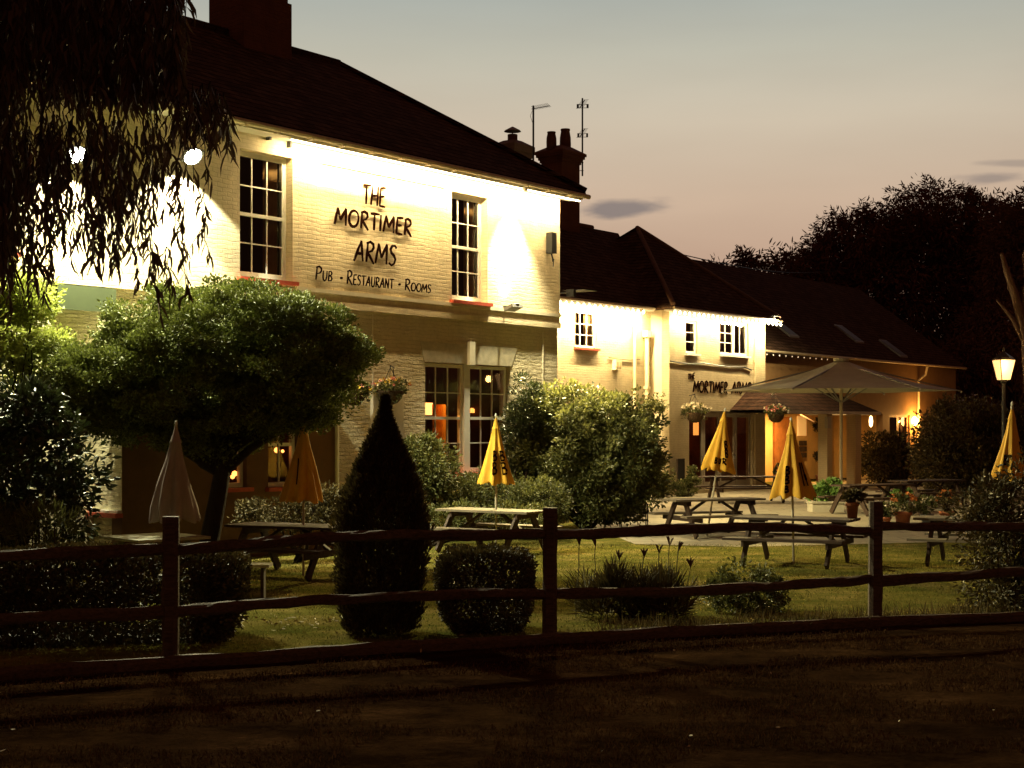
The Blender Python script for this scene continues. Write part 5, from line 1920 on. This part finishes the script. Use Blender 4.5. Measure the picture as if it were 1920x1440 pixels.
# clipped box bush and hedge built as leafy shells
def boxy(name, cxy, half, h, n, ln, w, mat, label, cat, round_=3.0, rz=0.0, taper=0.1):
    t = empty(name, (cxy[0], cxy[1], 0), rz); tag(t, label, cat)
    d = unit(RNG.normal(size=(n, 3)))
    # superellipsoid
    p_ = 1.0 / (np.sum(np.abs(d) ** round_, axis=1) ** (1 / round_))
    S = d * p_[:, None]
    S *= RNG.uniform(0.80, 1.03, (n, 1)) * (1 + 0.04 * np.sin(S[:, :1] * 9) + 0.04 * np.sin(S[:, 2:3] * 7 + S[:, 1:2] * 8))
    zc = (S[:, 2] + 1) / 2
    tp = 1 - taper * (1 - zc)
    P = np.stack([S[:, 0] * half[0] * tp, S[:, 1] * half[1] * tp, zc * h], 1)
    P[:, 2] = np.maximum(P[:, 2], 0.02)
    V, Fq = leaf_arrays(P, S + RNG.normal(size=(n, 3)) * 0.7 + np.array([0, 0, 0.3]), ln * RNG.uniform(0.6, 1.4, n), w * RNG.uniform(0.7, 1.3, n))
    quads_obj('foliage', V, Fq, mat, t)
    ps = [(bend((random.uniform(-.3, .3) * half[0], 0, 0), (random.uniform(-.8, .8) * half[0], random.uniform(-.5, .5) * half[1], h * 0.8), 4, 0.06), 0.02, 0.006) for _ in range(6)]
    trunk_mesh(ps, 'stems', t)
    return t


g = Gp(907, 16.0)
boxy('box_bush', (g.x, g.y), (0.535, 0.5), Zp(1030, 16.0), 26000, 0.035, 0.022, M_hedge, 'clipped rounded box bush behind the middle fence post', 'bush', 4.0, 0.1, 0.16)
g = Gp(185, 15.2)
boxy('garden_hedge', (g.x - 0.55, g.y - 0.1), (1.95, 0.6), Zp(1035, 15.0), 60000, 0.05, 0.03, M_hedge, 'wide dark clipped hedge behind the left end of the fence', 'hedge', 6.0, R(14), 0.05)
plant('small_shrub', Gp(1392, 17.6), 'small round shrub with pale tips behind the fence rails', 'bush',
      [E(1392, 1112, 17.6, 76, 52, 0.42, 1.0)], 70, 0.12, 90, 0.04, 0.022, M_bushl, up=0.3)
plant('lily_clump', Gp(1180, 17.0), 'dark strappy clump under the tall seed heads', 'plant',
      [E(1150, 1120, 17.0, 75, 40, 0.3, 1.0), E(1245, 1130, 17.0, 50, 40, 0.3, 0.8)], 60, 0.14, 70, 0.2, 0.014, M_hedge, up=1.2)
# seed-head stalks
SG = 'dry seed stalks by the fence'
for i, (px, pt, side) in enumerate(((1120, 1018, 0), (1088, 1015, 1), (1165, 1042, 0), (1206, 1038, 1), (1238, 1030, 0), (1258, 1016, 1), (1270, 1025, 0), (1292, 1056, 1), (1147, 1066, 0))):
    Y = 16.9
    t = empty('seed_stalk', Gp(px - 8, Y)); tag(t, ['tallest', 'leftmost', 'short', 'forked', 'slender', 'crooked', 'broad headed', 'rightmost', 'lowest'][i] + ' dry seed stalk standing above the middle rail', 'seed stalk', SG)
    hgt = Zp(pt, Y)
    top = Vector((8 / F * Y + random.uniform(-.03, .03), 0, hgt))
    m = MB(); m.tube(bend((0, 0, 0), top, 6, 0.02), 0.005, 5)
    m.build('stem', M_stem, t)
    m = MB()
    for j in range(4):
        a = random.uniform(-0.9, 0.9)
        q = top + Vector((math.sin(a) * 0.07, random.uniform(-.03, .03), math.cos(a) * 0.07))
        m.tube([top + Vector((0, 0, -0.05)), top.lerp(q, 0.5), q], [0.003, 0.013, 0.004], 6)
    m.build('seed_head', simple('dry_seed', (0.10, 0.045, 0.025), 0.8, 0.2, 20), t)

# right-hand dark bushes
plant('arching_bush', Gp(1890, 17.6), 'straggly dark bush over the fence at far right', 'bush',
      [E(1880, 1050, 17.6, 75, 120, 0.5, 1.0), E(1940, 980, 17.6, 90, 110, 0.5, 1.0), E(1850, 950, 17.8, 50, 50, 0.4, 0.4), E(1920, 1130, 17.4, 110, 90, 0.5, 1.0)], 190, 0.22, 50, 0.07, 0.028, M_hedge, up=0.0, inner=0.4)
YM = 46.0
plant('rounded_hedge', Gp(1810, YM), 'big rounded dark hedge mound before the barn end', 'hedge',
      [E(1800, 835, YM, 72, 82, 1.6, 1.0), E(1860, 850, YM, 80, 90, 1.6, 1.0), E(1770, 880, YM, 45, 60, 1.2, 0.4), E(1920, 840, YM, 60, 80, 1.5, 0.7)], 360, 0.4, 80, 0.11, 0.07, M_hedge)
plant('porch_bush', Gp(1650, 56), 'dark round bush against the barn wall beside the porch', 'bush',
      [E(1655, 860, 56, 42, 48, 1.0, 1.0), E(1690, 880, 56, 40, 35, 1.0, 0.6)], 120, 0.35, 70, 0.12, 0.07, M_hedge)
plant('wall_plant', Gp(1232, 46.3), 'leafy plant in the corner beside the cream wing wall', 'plant',
      [E(1240, 905, 46.0, 16, 40, 0.3, 1.0), E(1222, 760, 46.2, 20, 22, 0.3, 0.6)], 40, 0.2, 60, 0.09, 0.05, M_bushl)
plant('border_flowers', Gp(1285, 46.4), 'low yellow flowering plants by the chalkboard', 'plants',
      [E(1280, 915, 46.4, 26, 12, 0.3, 1.0), E(1302, 900, 46.4, 12, 25, 0.3, 0.6)], 30, 0.15, 60, 0.08, 0.05, M_bushl)

# ---- flowers helper
def petals(parent, ells, n, mat, size=0.035, name='flowers'):
    Ps = []
    for c, r, w_ in ells:
        k_ = max(3, int(n * w_))
        d = unit(RNG.normal(size=(k_, 3)))
        d[:, 2] = np.abs(d[:, 2]) * 0.9
        Ps.append(np.array(c) - np.array(parent.location) + d * np.array(r) * RNG.uniform(0.8, 1.15, (k_, 1)))
    C = np.concatenate(Ps)
    k_ = len(C)
    P = np.repeat(C, 5, axis=0)
    D = unit(RNG.normal(size=(k_ * 5, 3)) + np.array([0, -0.3, 0.3]))
    V, Fq = leaf_arrays(P, D, size * RNG.uniform(0.7, 1.2, k_ * 5), size * 0.8, 0.15)
    o = quads_obj(name, V, Fq, mat, parent)
    o['kind'] = 'stuff'
    return o


M_pink = simple('pink_petal', (0.75, 0.28, 0.24), 0.6, 0.0)
M_cream = simple('cream_petal', (0.8, 0.7, 0.5), 0.6, 0.0)
M_yel = simple('yellow_petal', (0.75, 0.5, 0.05), 0.6, 0.0)
M_orangep = simple('orange_petal', (0.5, 0.16, 0.035), 0.6, 0.0)


def basket(px, py, Y, rpx, label, mats, bracket=None):
    c = Gp(px, Y, Zp(py, Y)); r = rpx / F * Y
    t = empty('hanging_basket', c); tag(t, label, 'hanging basket', 'hanging flower baskets')
    m = MB()
    m.lathe([(r * 0.12, -r * 0.75), (r * 0.4, -r * 0.66), (r * 0.62, -r * 0.42), (r * 0.72, -r * 0.05), (r * 0.74, 0)], 18); m.build('bowl', simple('moss_liner', (0.06, 0.035, 0.015), 0.9, 0.4, 20, 0.6, 0.02), t, True)
    m = MB()
    for k_ in range(3):
        a = 2.1 * k_ + 0.5
        m.tube([(r * 0.7 * math.cos(a), r * 0.7 * math.sin(a), 0), (0, 0, r * 1.3)], 0.005, 4)
    m.build('chain', M_black, t)
    el = [(np.array([0, 0, r * 0.22]), (r * 0.95, r * 0.8, r * 0.42), 1.0), (np.array([0, 0, -r * 0.1]), (r * 0.95, r * 0.8, r * 0.4), 0.4)]
    P, D = ell_clumps(el, 46, r * 0.24, 30, 0.2)
    n = len(P)
    V, Fq = leaf_arrays(P, D, RNG.uniform(0.03, 0.07, n), RNG.uniform(0.02, 0.04, n))
    quads_obj('foliage', V, Fq, M_bushl, t)
    for mt in mats:
        e2 = [(np.array(c) + np.array([0, 0, r * 0.25]), (r * 1.02, r * 0.85, r * 0.55), 1.0)]
        petals(t, e2, 20, mt, 0.04 * Y / 27, 'flowers')
    if bracket:
        m = MB()
        q = Vector(bracket) - c
        m.tube([(0, 0, r * 1.3), (0, 0, r * 1.4), tuple(q)], 0.012, 6)
        m.tube([tuple(q * 0.6 + Vector((0, 0, r * 0.5))), tuple(q + Vector((0, 0, -0.3)))], 0.009, 5)
        m.build('bracket', M_black, t)
    return t


def wall_pt(fr, px, py, off):
    x, z = fr.loc(px, py, off)
    return fr.w(x, off, z)


basket(664, 738, 27.55, 30, 'hanging basket of pink and yellow flowers nearest the domed tree', [M_pink, M_yel], wall_pt(FM, 672, 695, -0.02))
basket(732, 733, 28.35, 34, 'hanging basket of pale pink flowers above the conifer tip', [M_pink, M_cream, M_yel], wall_pt(FM, 740, 690, -0.02))
basket(1303, 774, 47.5, 25, 'hanging basket of cream flowers left of the glazed doors', [M_cream, M_cream], wall_pt(FB, 1292, 742, -0.02))
basket(1455, 776, 49.0, 22, 'hanging basket of pink flowers right of the glazed doors', [M_pink, M_cream], wall_pt(FB, 1432, 742, -0.02))


def pot_plant(px, pyb, Y, wpx, hpx, fh, label, mats, leaf=M_bushl, pm=None, z0=None):
    z0 = 0.009 if z0 is None else z0
    c = Gp(px, Y, z0); r = wpx / 2 / F * Y; h = hpx / F * Y
    t = empty('flower_pot', c); tag(t, label, 'flower pot', 'potted plants on the terrace')
    m = MB(); m.lathe([(r * 0.68, 0), (r * 0.86, h * 0.75), (r * 1.0, h * 0.76), (r * 1.02, h), (r * 0.9, h), (r * 0.88, h * 0.9)], 18); m.build('pot', pm or M_terra, t, True)
    el = [(np.array([0, 0, h + fh * 0.45]), (r * 1.35, r * 1.2, fh * 0.5), 1.0)]
    P, D = ell_clumps(el, 26, r * 0.4, 30, 0.4)
    n = len(P)
    V, Fq = leaf_arrays(P, D, RNG.uniform(0.04, 0.09, n), RNG.uniform(0.02, 0.045, n))
    quads_obj('foliage', V, Fq, leaf, t)
    for mt in mats:
        petals(t, [(np.array(c) + np.array([0, 0, h + fh * 0.5]), (r * 1.4, r * 1.2, fh * 0.55), 1.0)], 16, mt, 0.06, 'flowers')
    return t


Yp = 33.0
pot_plant(1693, 975, Yp, 34, 24, 0.42, 'terracotta pot of orange flowers right of the fence post', [M_orangep, M_orangep])
pot_plant(1738, 975, Yp, 26, 20, 0.40, 'small grey pot with a white tipped plant beside the orange flowers', [M_cream], pm=M_grey_metal)
pot_plant(1776, 970, Yp + 0.3, 30, 24, 0.45, 'terracotta pot with a dim red plant, rightmost of the row', [M_orangep], leaf=M_hedge)
pot_plant(1660, 975, Yp - 0.2, 22, 16, 0.30, 'small pot of cream flowers just right of the fence post', [M_cream], leaf=M_bushl)
pot_plant(1598, 985, 23.4, 26, 30, 0.16, 'terracotta pot standing on the lawn picnic table', [], leaf=M_hedge, z0=0.756)
pot_plant(1462, 884, 49.0, 16, 14, 0.75, 'tall red flowering plant by the barn entrance', [M_orangep], leaf=M_laurel)
# ball topiary in the porch
tp = empty('ball_topiary', FC.w(FC.loc(1541, 800, PY + 0.9)[0], PY + 0.9, 0.05)); tag(tp, 'dark two ball topiary in a pot inside the lit porch', 'topiary')
m = MB(); m.lathe([(0.16, 0), (0.22, 0.35), (0.24, 0.36), (0.24, 0.42)], 14); m.build('pot', M_terra, tp, True)
m = MB(); m.tube([(0, 0, 0.3), (0.02, 0, 1.2), (0, 0, 2.3)], 0.03, 6); m.build('stem', M_bark, tp)
P, D = ell_clumps([(np.array([0, 0, 1.1]), (0.22, 0.22, 0.2), 1.0), (np.array([0, 0, 2.2]), (0.26, 0.26, 0.26), 1.2)], 60, 0.1, 40, 0.2)
V, Fq = leaf_arrays(P, D, RNG.uniform(0.05, 0.1, len(P)), RNG.uniform(0.02, 0.04, len(P)))
quads_obj('foliage', V, Fq, M_hedge, tp)
# white planter with lettuce-green plants
pt_ = empty('stone_planter', Gp(1548, 38.2, 0.009), R(8)); tag(pt_, 'pale stone trough with bright green leaves under the big parasol', 'planter')
m = MB(); m.box(-0.42, 0.42, -0.2, 0.2, 0, 0.22); m.box(-0.45, 0.45, -0.23, 0.23, 0.221, 0.27); m.build('trough', simple('pale_stone', (0.5, 0.46, 0.35), 0.8, 0.1, 10, 0.2), pt_)
P, D = ell_clumps([(np.array([-0.05, 0, 0.45]), (0.42, 0.22, 0.22), 1.0), (np.array([0.12, 0, 0.62]), (0.25, 0.2, 0.22), 0.6)], 50, 0.1, 50, 0.5)
V, Fq = leaf_arrays(P, D, RNG.uniform(0.05, 0.11, len(P)), RNG.uniform(0.03, 0.06, len(P)))
quads_obj('foliage', V, Fq, leafmat('salad_leaf', (0.10, 0.22, 0.04), (0.30, 0.45, 0.12), 0.5, 0.3), pt_)
pt2 = empty('stone_planter', Gp(1690, 39.5, 0.009), R(8)); tag(pt2, 'small bright green plant in a trough below the dark table', 'planter')
m = MB(); m.box(-0.25, 0.25, -0.16, 0.16, 0, 0.25); m.build('trough', MATS['pale_stone'], pt2)
P, D = ell_clumps([(np.array([0, 0, 0.4]), (0.3, 0.2, 0.16), 1.0)], 24, 0.09, 40, 0.5)
V, Fq = leaf_arrays(P, D, RNG.uniform(0.05, 0.1, len(P)), RNG.uniform(0.03, 0.05, len(P)))
quads_obj('foliage', V, Fq, MATS['salad_leaf'], pt2)
# plant stand beside the big bush
ps_ = empty('plant_stand', Gp(1188, 31.5, 0.009)); tag(ps_, 'black metal plant stand with white flowers beside the big round bush', 'plant stand')
m = MB()
for x_ in (-0.28, 0.28):
    for y_ in (-0.2, 0.2):
        m.tube([(x_, y_, 0), (x_, y_, 0.55)], 0.014, 6)
for z_ in (0.2, 0.36, 0.55):
    for y_ in (-0.2, -0.07, 0.07, 0.2):
        m.tube([(-0.3, y_, z_), (0.3, y_, z_)], 0.012, 5)
m.build('frame', M_black, ps_)
P, D = ell_clumps([(np.array([0, 0, 0.66]), (0.3, 0.22, 0.14), 1.0)], 30, 0.08, 40, 0.3)
V, Fq = leaf_arrays(P, D, RNG.uniform(0.04, 0.08, len(P)), RNG.uniform(0.02, 0.04, len(P)))
quads_obj('foliage', V, Fq, M_hedge, ps_)
petals(ps_, [(np.array(ps_.location) + np.array([0, 0, 0.7]), (0.3, 0.2, 0.16), 1.0)], 10, M_cream, 0.05)
# chalkboard
cb = empty('chalkboard', FB.w(FB.loc(1278, 880, -0.2)[0], -0.2, 0.35), RZ); tag(cb, 'small dark chalkboard against the wall left of the glazed doors', 'chalkboard')
m = MB(); m.box(-0.2, 0.2, 0.02, 0.04, 0.15, 0.8); m.build('board', simple('slate', (0.02, 0.02, 0.025), 0.6, 0.3, 8), cb)
m = MB()
for x0_, x1_, z0_, z1_ in ((-0.23, -0.2, 0.12, 0.83), (0.2, 0.23, 0.12, 0.83), (-0.2, 0.2, 0.8, 0.83), (-0.2, 0.2, 0.12, 0.15)):
    m.box(x0_, x1_, 0.01, 0.05, z0_, z1_)
m.box(-0.2, -0.17, 0.04, 0.07, -0.34, 0.12); m.box(0.17, 0.2, 0.04, 0.07, -0.34, 0.12)
m.build('frame', M_table_dark, cb)
# vent / alarm boxes on the wing
ab = empty('alarm_box', FB.w(FB.loc(1158, 684, FA_y - 0.1)[0], FA_y - 0.1, FB.loc(1158, 684, FA_y - 0.1)[1]), RZ); tag(ab, 'small cream box on the bright wing wall below the red sill', 'wall box')
m = MB(); m.box(-0.17, 0.17, -0.05, 0.098, -0.16, 0.16); m.build('casing', cream, ab)
m = MB(); m.box(-0.12, -0.02, -0.056, -0.051, -0.08, 0.08); m.box(0.03, 0.12, -0.056, -0.051, -0.08, 0.08); m.build('vent', M_ivory, ab)

# ------------------------------------------------------------------ far trees
def far_tree(name, px, Y, ells, label, trunk_r=0.35, n_cl=500, cl_r=0.9, per=60, ln=0.32, w=0.09, droop=-0.4, limbs=7):
    root = Gp(px, Y)
    t = empty(name, root); tag(t, label, 'tree', 'trees behind the pub')
    rt_ = np.array(root)
    P, D = ell_clumps([(np.array(c) - rt_, r, w_) for c, r, w_ in ells], n_cl, cl_r, per, droop, 0.9, 0.35, 0.7)
    keep = P[:, 2] > 0.3
    P, D = P[keep], D[keep]
    n = len(P)
    V, Fq = leaf_arrays(P, D, ln * RNG.uniform(0.5, 1.4, n), w * RNG.uniform(0.7, 1.3, n))
    quads_obj('crown', V, Fq, M_far, t)
    ps = []
    zc = min(float(c[2] - r[2]) for c, r, w_ in ells)
    zc = max(zc, 2.0)
    ps.append((bend((0, 0, 0), (0.2, 0, zc), 5, 0.03), trunk_r, trunk_r * 0.7))
    for c, r, w_ in ells:
        cc_ = Vector(np.array(c) - rt_)
        ps.append((bend((0.2, 0, zc * 0.9), cc_, 6, 0.07), trunk_r * 0.5, 0.08))
        for j in range(limbs):
            a = cc_ * random.uniform(0.6, 1.0)
            d = Vector((random.gauss(0, 1), random.gauss(0, 1), random.gauss(0.3, 1))).normalized()
            e = cc_ + Vector((d.x * r[0], d.y * r[1], d.z * r[2])) * 1.05
            ps.append((bend(cc_, e, 5, 0.08), 0.08, 0.015))
    trunk_mesh(ps, 'trunk', t)
    return t


YF = 92.0
far_tree('willow_tree', 1730, YF, [E(1745, 440, YF, 105, 95, 5, 1.3), E(1620, 470, YF, 95, 78, 4, 1.1), E(1690, 560, YF, 150, 100, 5, 1.4), E(1535, 520, YF, 70, 60, 3, 0.8), E(1850, 470, YF, 85, 90, 4, 1.1), E(1810, 590, YF, 110, 100, 4, 1.0)],
         'huge dark willow standing behind the barn roof', 0.5, 1500, 0.8, 60, 0.36, 0.085, -0.6)
YG = 78.0
far_tree('dark_tree', 1900, YG, [E(1925, 450, YG, 70, 90, 4, 1.0), E(1960, 560, YG, 120, 120, 4, 1.0), E(1880, 660, YG, 90, 90, 4, 0.8), E(1800, 700, YG, 70, 60, 4, 0.6)],
         'dark tree at the right edge beyond the lamp post', 0.35, 700, 0.75, 60, 0.32, 0.08, -0.5)
YS = 84.0
far_tree('small_tree', 1410, YS, [E(1405, 490, YS, 26, 26, 1.0, 1.0), E(1350, 500, YS, 24, 14, 1.0, 0.4), E(1455, 495, YS, 30, 34, 1.5, 0.8)],
         'small sparse tree top peeping over the barn ridge', 0.15, 60, 0.45, 24, 0.34, 0.09, -0.2, 5)
# bare pale trunk at right
bt = empty('bare_tree', Gp(1925, 50)); tag(bt, 'pale bare trunk with forked limbs at the right edge', 'tree', 'trees behind the pub')
def pz(px, py, Y=50):
    q = Gp(px, Y, Zp(py, Y)) - Gp(1925, 50)
    return q
trunk_mesh([([pz(1925, 920), pz(1935, 760), pz(1925, 640), pz(1905, 560), pz(1888, 510), pz(1878, 475)], 0.28, 0.06),
            ([pz(1925, 650), pz(1900, 600), pz(1880, 575), pz(1868, 562)], 0.10, 0.03), ([pz(1915, 590), pz(1925, 530), pz(1920, 480), pz(1930, 440)], 0.10, 0.04),
            ([pz(1905, 560), pz(1890, 540), pz(1893, 500)], 0.05, 0.02)], 'trunk', bt, simple('pale_bark', (0.20, 0.13, 0.08), 0.9, 0.3, 5, 0.5, 0.02))

# dark treeline closing the horizon behind everything
n = 24000
a_ = RNG.uniform(-0.42, 0.42, n)
Yl = RNG.uniform(120, 135, n)
hh = 4.5 + 2.0 * np.sin(a_ * 40) + 1.2 * np.sin(a_ * 97 + 1)
P = np.stack([a_ * Yl, Yl, RNG.random(n) * np.maximum(hh, 1.0)], 1)
D = RNG.normal(size=(n, 3))
V, Fq = leaf_arrays(P, D, RNG.uniform(0.8, 1.8, n), RNG.uniform(0.5, 0.9, n))
tag(quads_obj('far_woods', V, Fq, M_far), 'low dark line of woods far behind the buildings', 'woods', kind='stuff')

# telephone wires
for i, (dz, lab) in enumerate(((0.0, 'upper thin wire running from the wing roof into the trees'), (-0.22, 'lower thin wire running from the wing roof into the trees'))):
    m = MB()
    A = Gp(1240, 56, Zp(468, 56) + dz); B_ = Gp(1600, 88, Zp(505, 88) + dz * 3)
    m.tube([A.lerp(B_, f_) - Vector((0, 0, 0.5 * math.sin(math.pi * f_))) for f_ in [j / 14 for j in range(15)]], 0.022, 5)
    o = m.build('overhead_wire', M_black); tag(o, lab, 'wire', 'overhead wires')

# ------------------------------------------------------------------ hanging eucalyptus, close to the camera
eu = empty('eucalyptus_tree', (-6.2, 10.2, 0)); tag(eu, 'weeping tree whose dark narrow leaves hang into the top left', 'tree')
rt_ = np.array([-6.2, 10.2, 0.0])
LP, LD, LL, LW = [], [], [], []
twigs = MB()
env_x = np.array([-120, 0, 60, 110, 160, 220, 290, 330, 370, 405, 425, 440])
env_y = np.array([620, 560, 550, 560, 520, 520, 575, 560, 470, 470, 330, 250])


def strand(px, pyt, pyb, Y, dens):
    x0 = (px - 960) / F * Y
    zt, zb = Zp(pyt, Y), Zp(pyb, Y)
    L_ = zt - zb
    if L_ <= 0.05:
        return
    sway = random.uniform(-0.10, 0.10); swy = random.uniform(-0.1, 0.1)
    n = max(2, int(L_ / dens))
    ph = random.uniform(0, 6)
    path = []
    for i in range(n + 1):
        f_ = i / n
        c = Vector((x0 + sway * f_ * f_ + 0.02 * math.sin(ph + f_ * 7), Y + swy * f_ * f_, zt - L_ * f_))
        path.append(c)
    step = max(1, n // 10)
    tp = [c - Vector(rt_) for c in path[::step]] + [path[-1] - Vector(rt_)]
    twigs.tube(tp, [0.006] + [0.003] * (len(tp) - 1), 4, False)
    for i, c in enumerate(path):
        ppx, ppy = 960 + c.x / c.y * F, 800 - (c.z - 0.07 - H) / c.y * F
        if math.hypot(ppx - 362, ppy - 296) < 30 or math.hypot(ppx - 143, ppy - 291) < 16:
            continue
        for _ in range(random.choice((1, 1, 2))):
            LP.append(c - Vector(rt_))
            a = random.uniform(0, 2 * math.pi)
            sp_ = random.uniform(0.15, 0.75)
            LD.append(Vector((math.cos(a) * sp_, math.sin(a) * sp_, -1)))
            LL.append(random.uniform(0.08, 0.17)); LW.append(random.uniform(0.013, 0.026))


def add_tuft(pxc, wpx, pyt, pyb, cnt, dens=0.035, jy=90):
    for _ in range(max(2, int(cnt * (0.32 if pxc < 90 else 0.22)))):
        px = random.gauss(pxc, wpx)
        Y = random.uniform(8.6, 11.6)
        b = pyb - abs(random.gauss(0, jy)) + random.uniform(0, 14)
        strand(px, pyt + random.uniform(-30, 30), b, Y, dens)


# heavy curtain at upper left
for _ in range(300):
    px = random.uniform(-160, 345)
    lim = np.interp(px, [-160, 0, 100, 230, 330, 345], [230, 190, 175, 180, 180, 100])
    strand(px, -160 + random.uniform(-40, 120), lim - abs(random.gauss(0, 35)) + 15, random.uniform(8.6, 12), 0.035)
for _ in range(50):
    px = random.uniform(330, 425)
    if random.random() < (px - 330) / 110 * 0.75:
        continue
    strand(px, random.uniform(150, 215), random.uniform(200, 290), random.uniform(9, 11.5), 0.04)
# tufts
for (pxc, wp_, pt, pb, cnt, jy) in ((-60, 60, 200, 600, 70, 120), (20, 25, 250, 540, 56, 100), (45, 14, 330, 560, 14, 60), (100, 18, 250, 590, 20, 120), (110, 30, 260, 470, 60, 80), (165, 18, 260, 500, 40, 80), (215, 24, 230, 500, 70, 80),
                              (250, 16, 260, 470, 26, 60), (290, 16, 220, 560, 14, 90), (300, 18, 200, 400, 30, 60), (335, 10, 330, 575, 12, 60), (318, 6, 470, 580, 10, 30), (290, 5, 480, 580, 6, 30), (345, 18, 190, 400, 20, 60), (385, 10, 380, 490, 11, 30),
                              (380, 22, 200, 345, 16, 45), (425, 10, 215, 290, 6, 20), (60, 30, 230, 420, 60, 60), (5, 30, 230, 430, 60, 60), (160, 40, 200, 330, 60, 40)):
    add_tuft(pxc, wp_, pt, pb, cnt, 0.038, jy)
P = np.array([tuple(v) for v in LP]); D = unit(np.array([tuple(v) for v in LD]))
ln = np.array(LL)[:, None]; w_ = np.array(LW)[:, None]
nL = len(P)
S = unit(np.cross(D, unit(RNG.normal(size=(nL, 3)))))
B = unit(np.cross(S, D))
cv = RNG.uniform(-0.22, 0.22, (nL, 1))
c1 = P + D * ln * 0.33 + S * ln * cv * 0.9 + np.array([0, 0, -0.0])
c2 = P + D * ln * 0.68 + S * ln * cv * 0.9 + np.array([0, 0, -1]) * ln * 0.04
tip = P + D * ln * 1.0 + np.array([0, 0, -1]) * ln * 0.10
V = np.stack([P, c1 + S * w_ * 0.5, c1 - S * w_ * 0.5, c2 + S * w_ * 0.42, c2 - S * w_ * 0.42, tip], 1).reshape(-1, 3)
o_ = (np.arange(nL) * 6)[:, None]
Fq = np.concatenate([np.concatenate([o_ + 1, o_ + 2, o_ + 4, o_ + 3], 1)])
me = bpy.data.meshes.new('leaves')
fa = Fq.tolist() + [(i * 6, i * 6 + 2, i * 6 + 1) for i in range(nL)] + [(i * 6 + 3, i * 6 + 4, i * 6 + 5) for i in range(nL)]
me.from_pydata(V.tolist(), [], fa)
me.materials.append(M_eucal)
oo = bpy.data.objects.new('crown', me); COL.objects.link(oo); oo.parent = eu
tw_ = twigs.build('twigs', M_bark, eu); tw_['kind'] = 'stuff'
pths = [([Vector((0, 0, 0)), Vector((0.1, 0, 1.5)), Vector((0.3, 0.1, 3.2)), Vector((0.9, 0.1, 4.6)), Vector((1.3, 0, 5.8))], 0.25, 0.12)]
for e in ((3.6, 0.2, 6.3), (4.2, -0.8, 6.0), (3.0, 1.2, 6.2), (2.2, -1.2, 5.8), (2.0, 0.8, 5.7), (3.9, 0.9, 6.1)):
    pths.append((bend((1.1, 0, 5.2), e, 6, 0.06), 0.09, 0.02))
trunk_mesh(pths, 'trunk', eu)
print('leaves', nL)
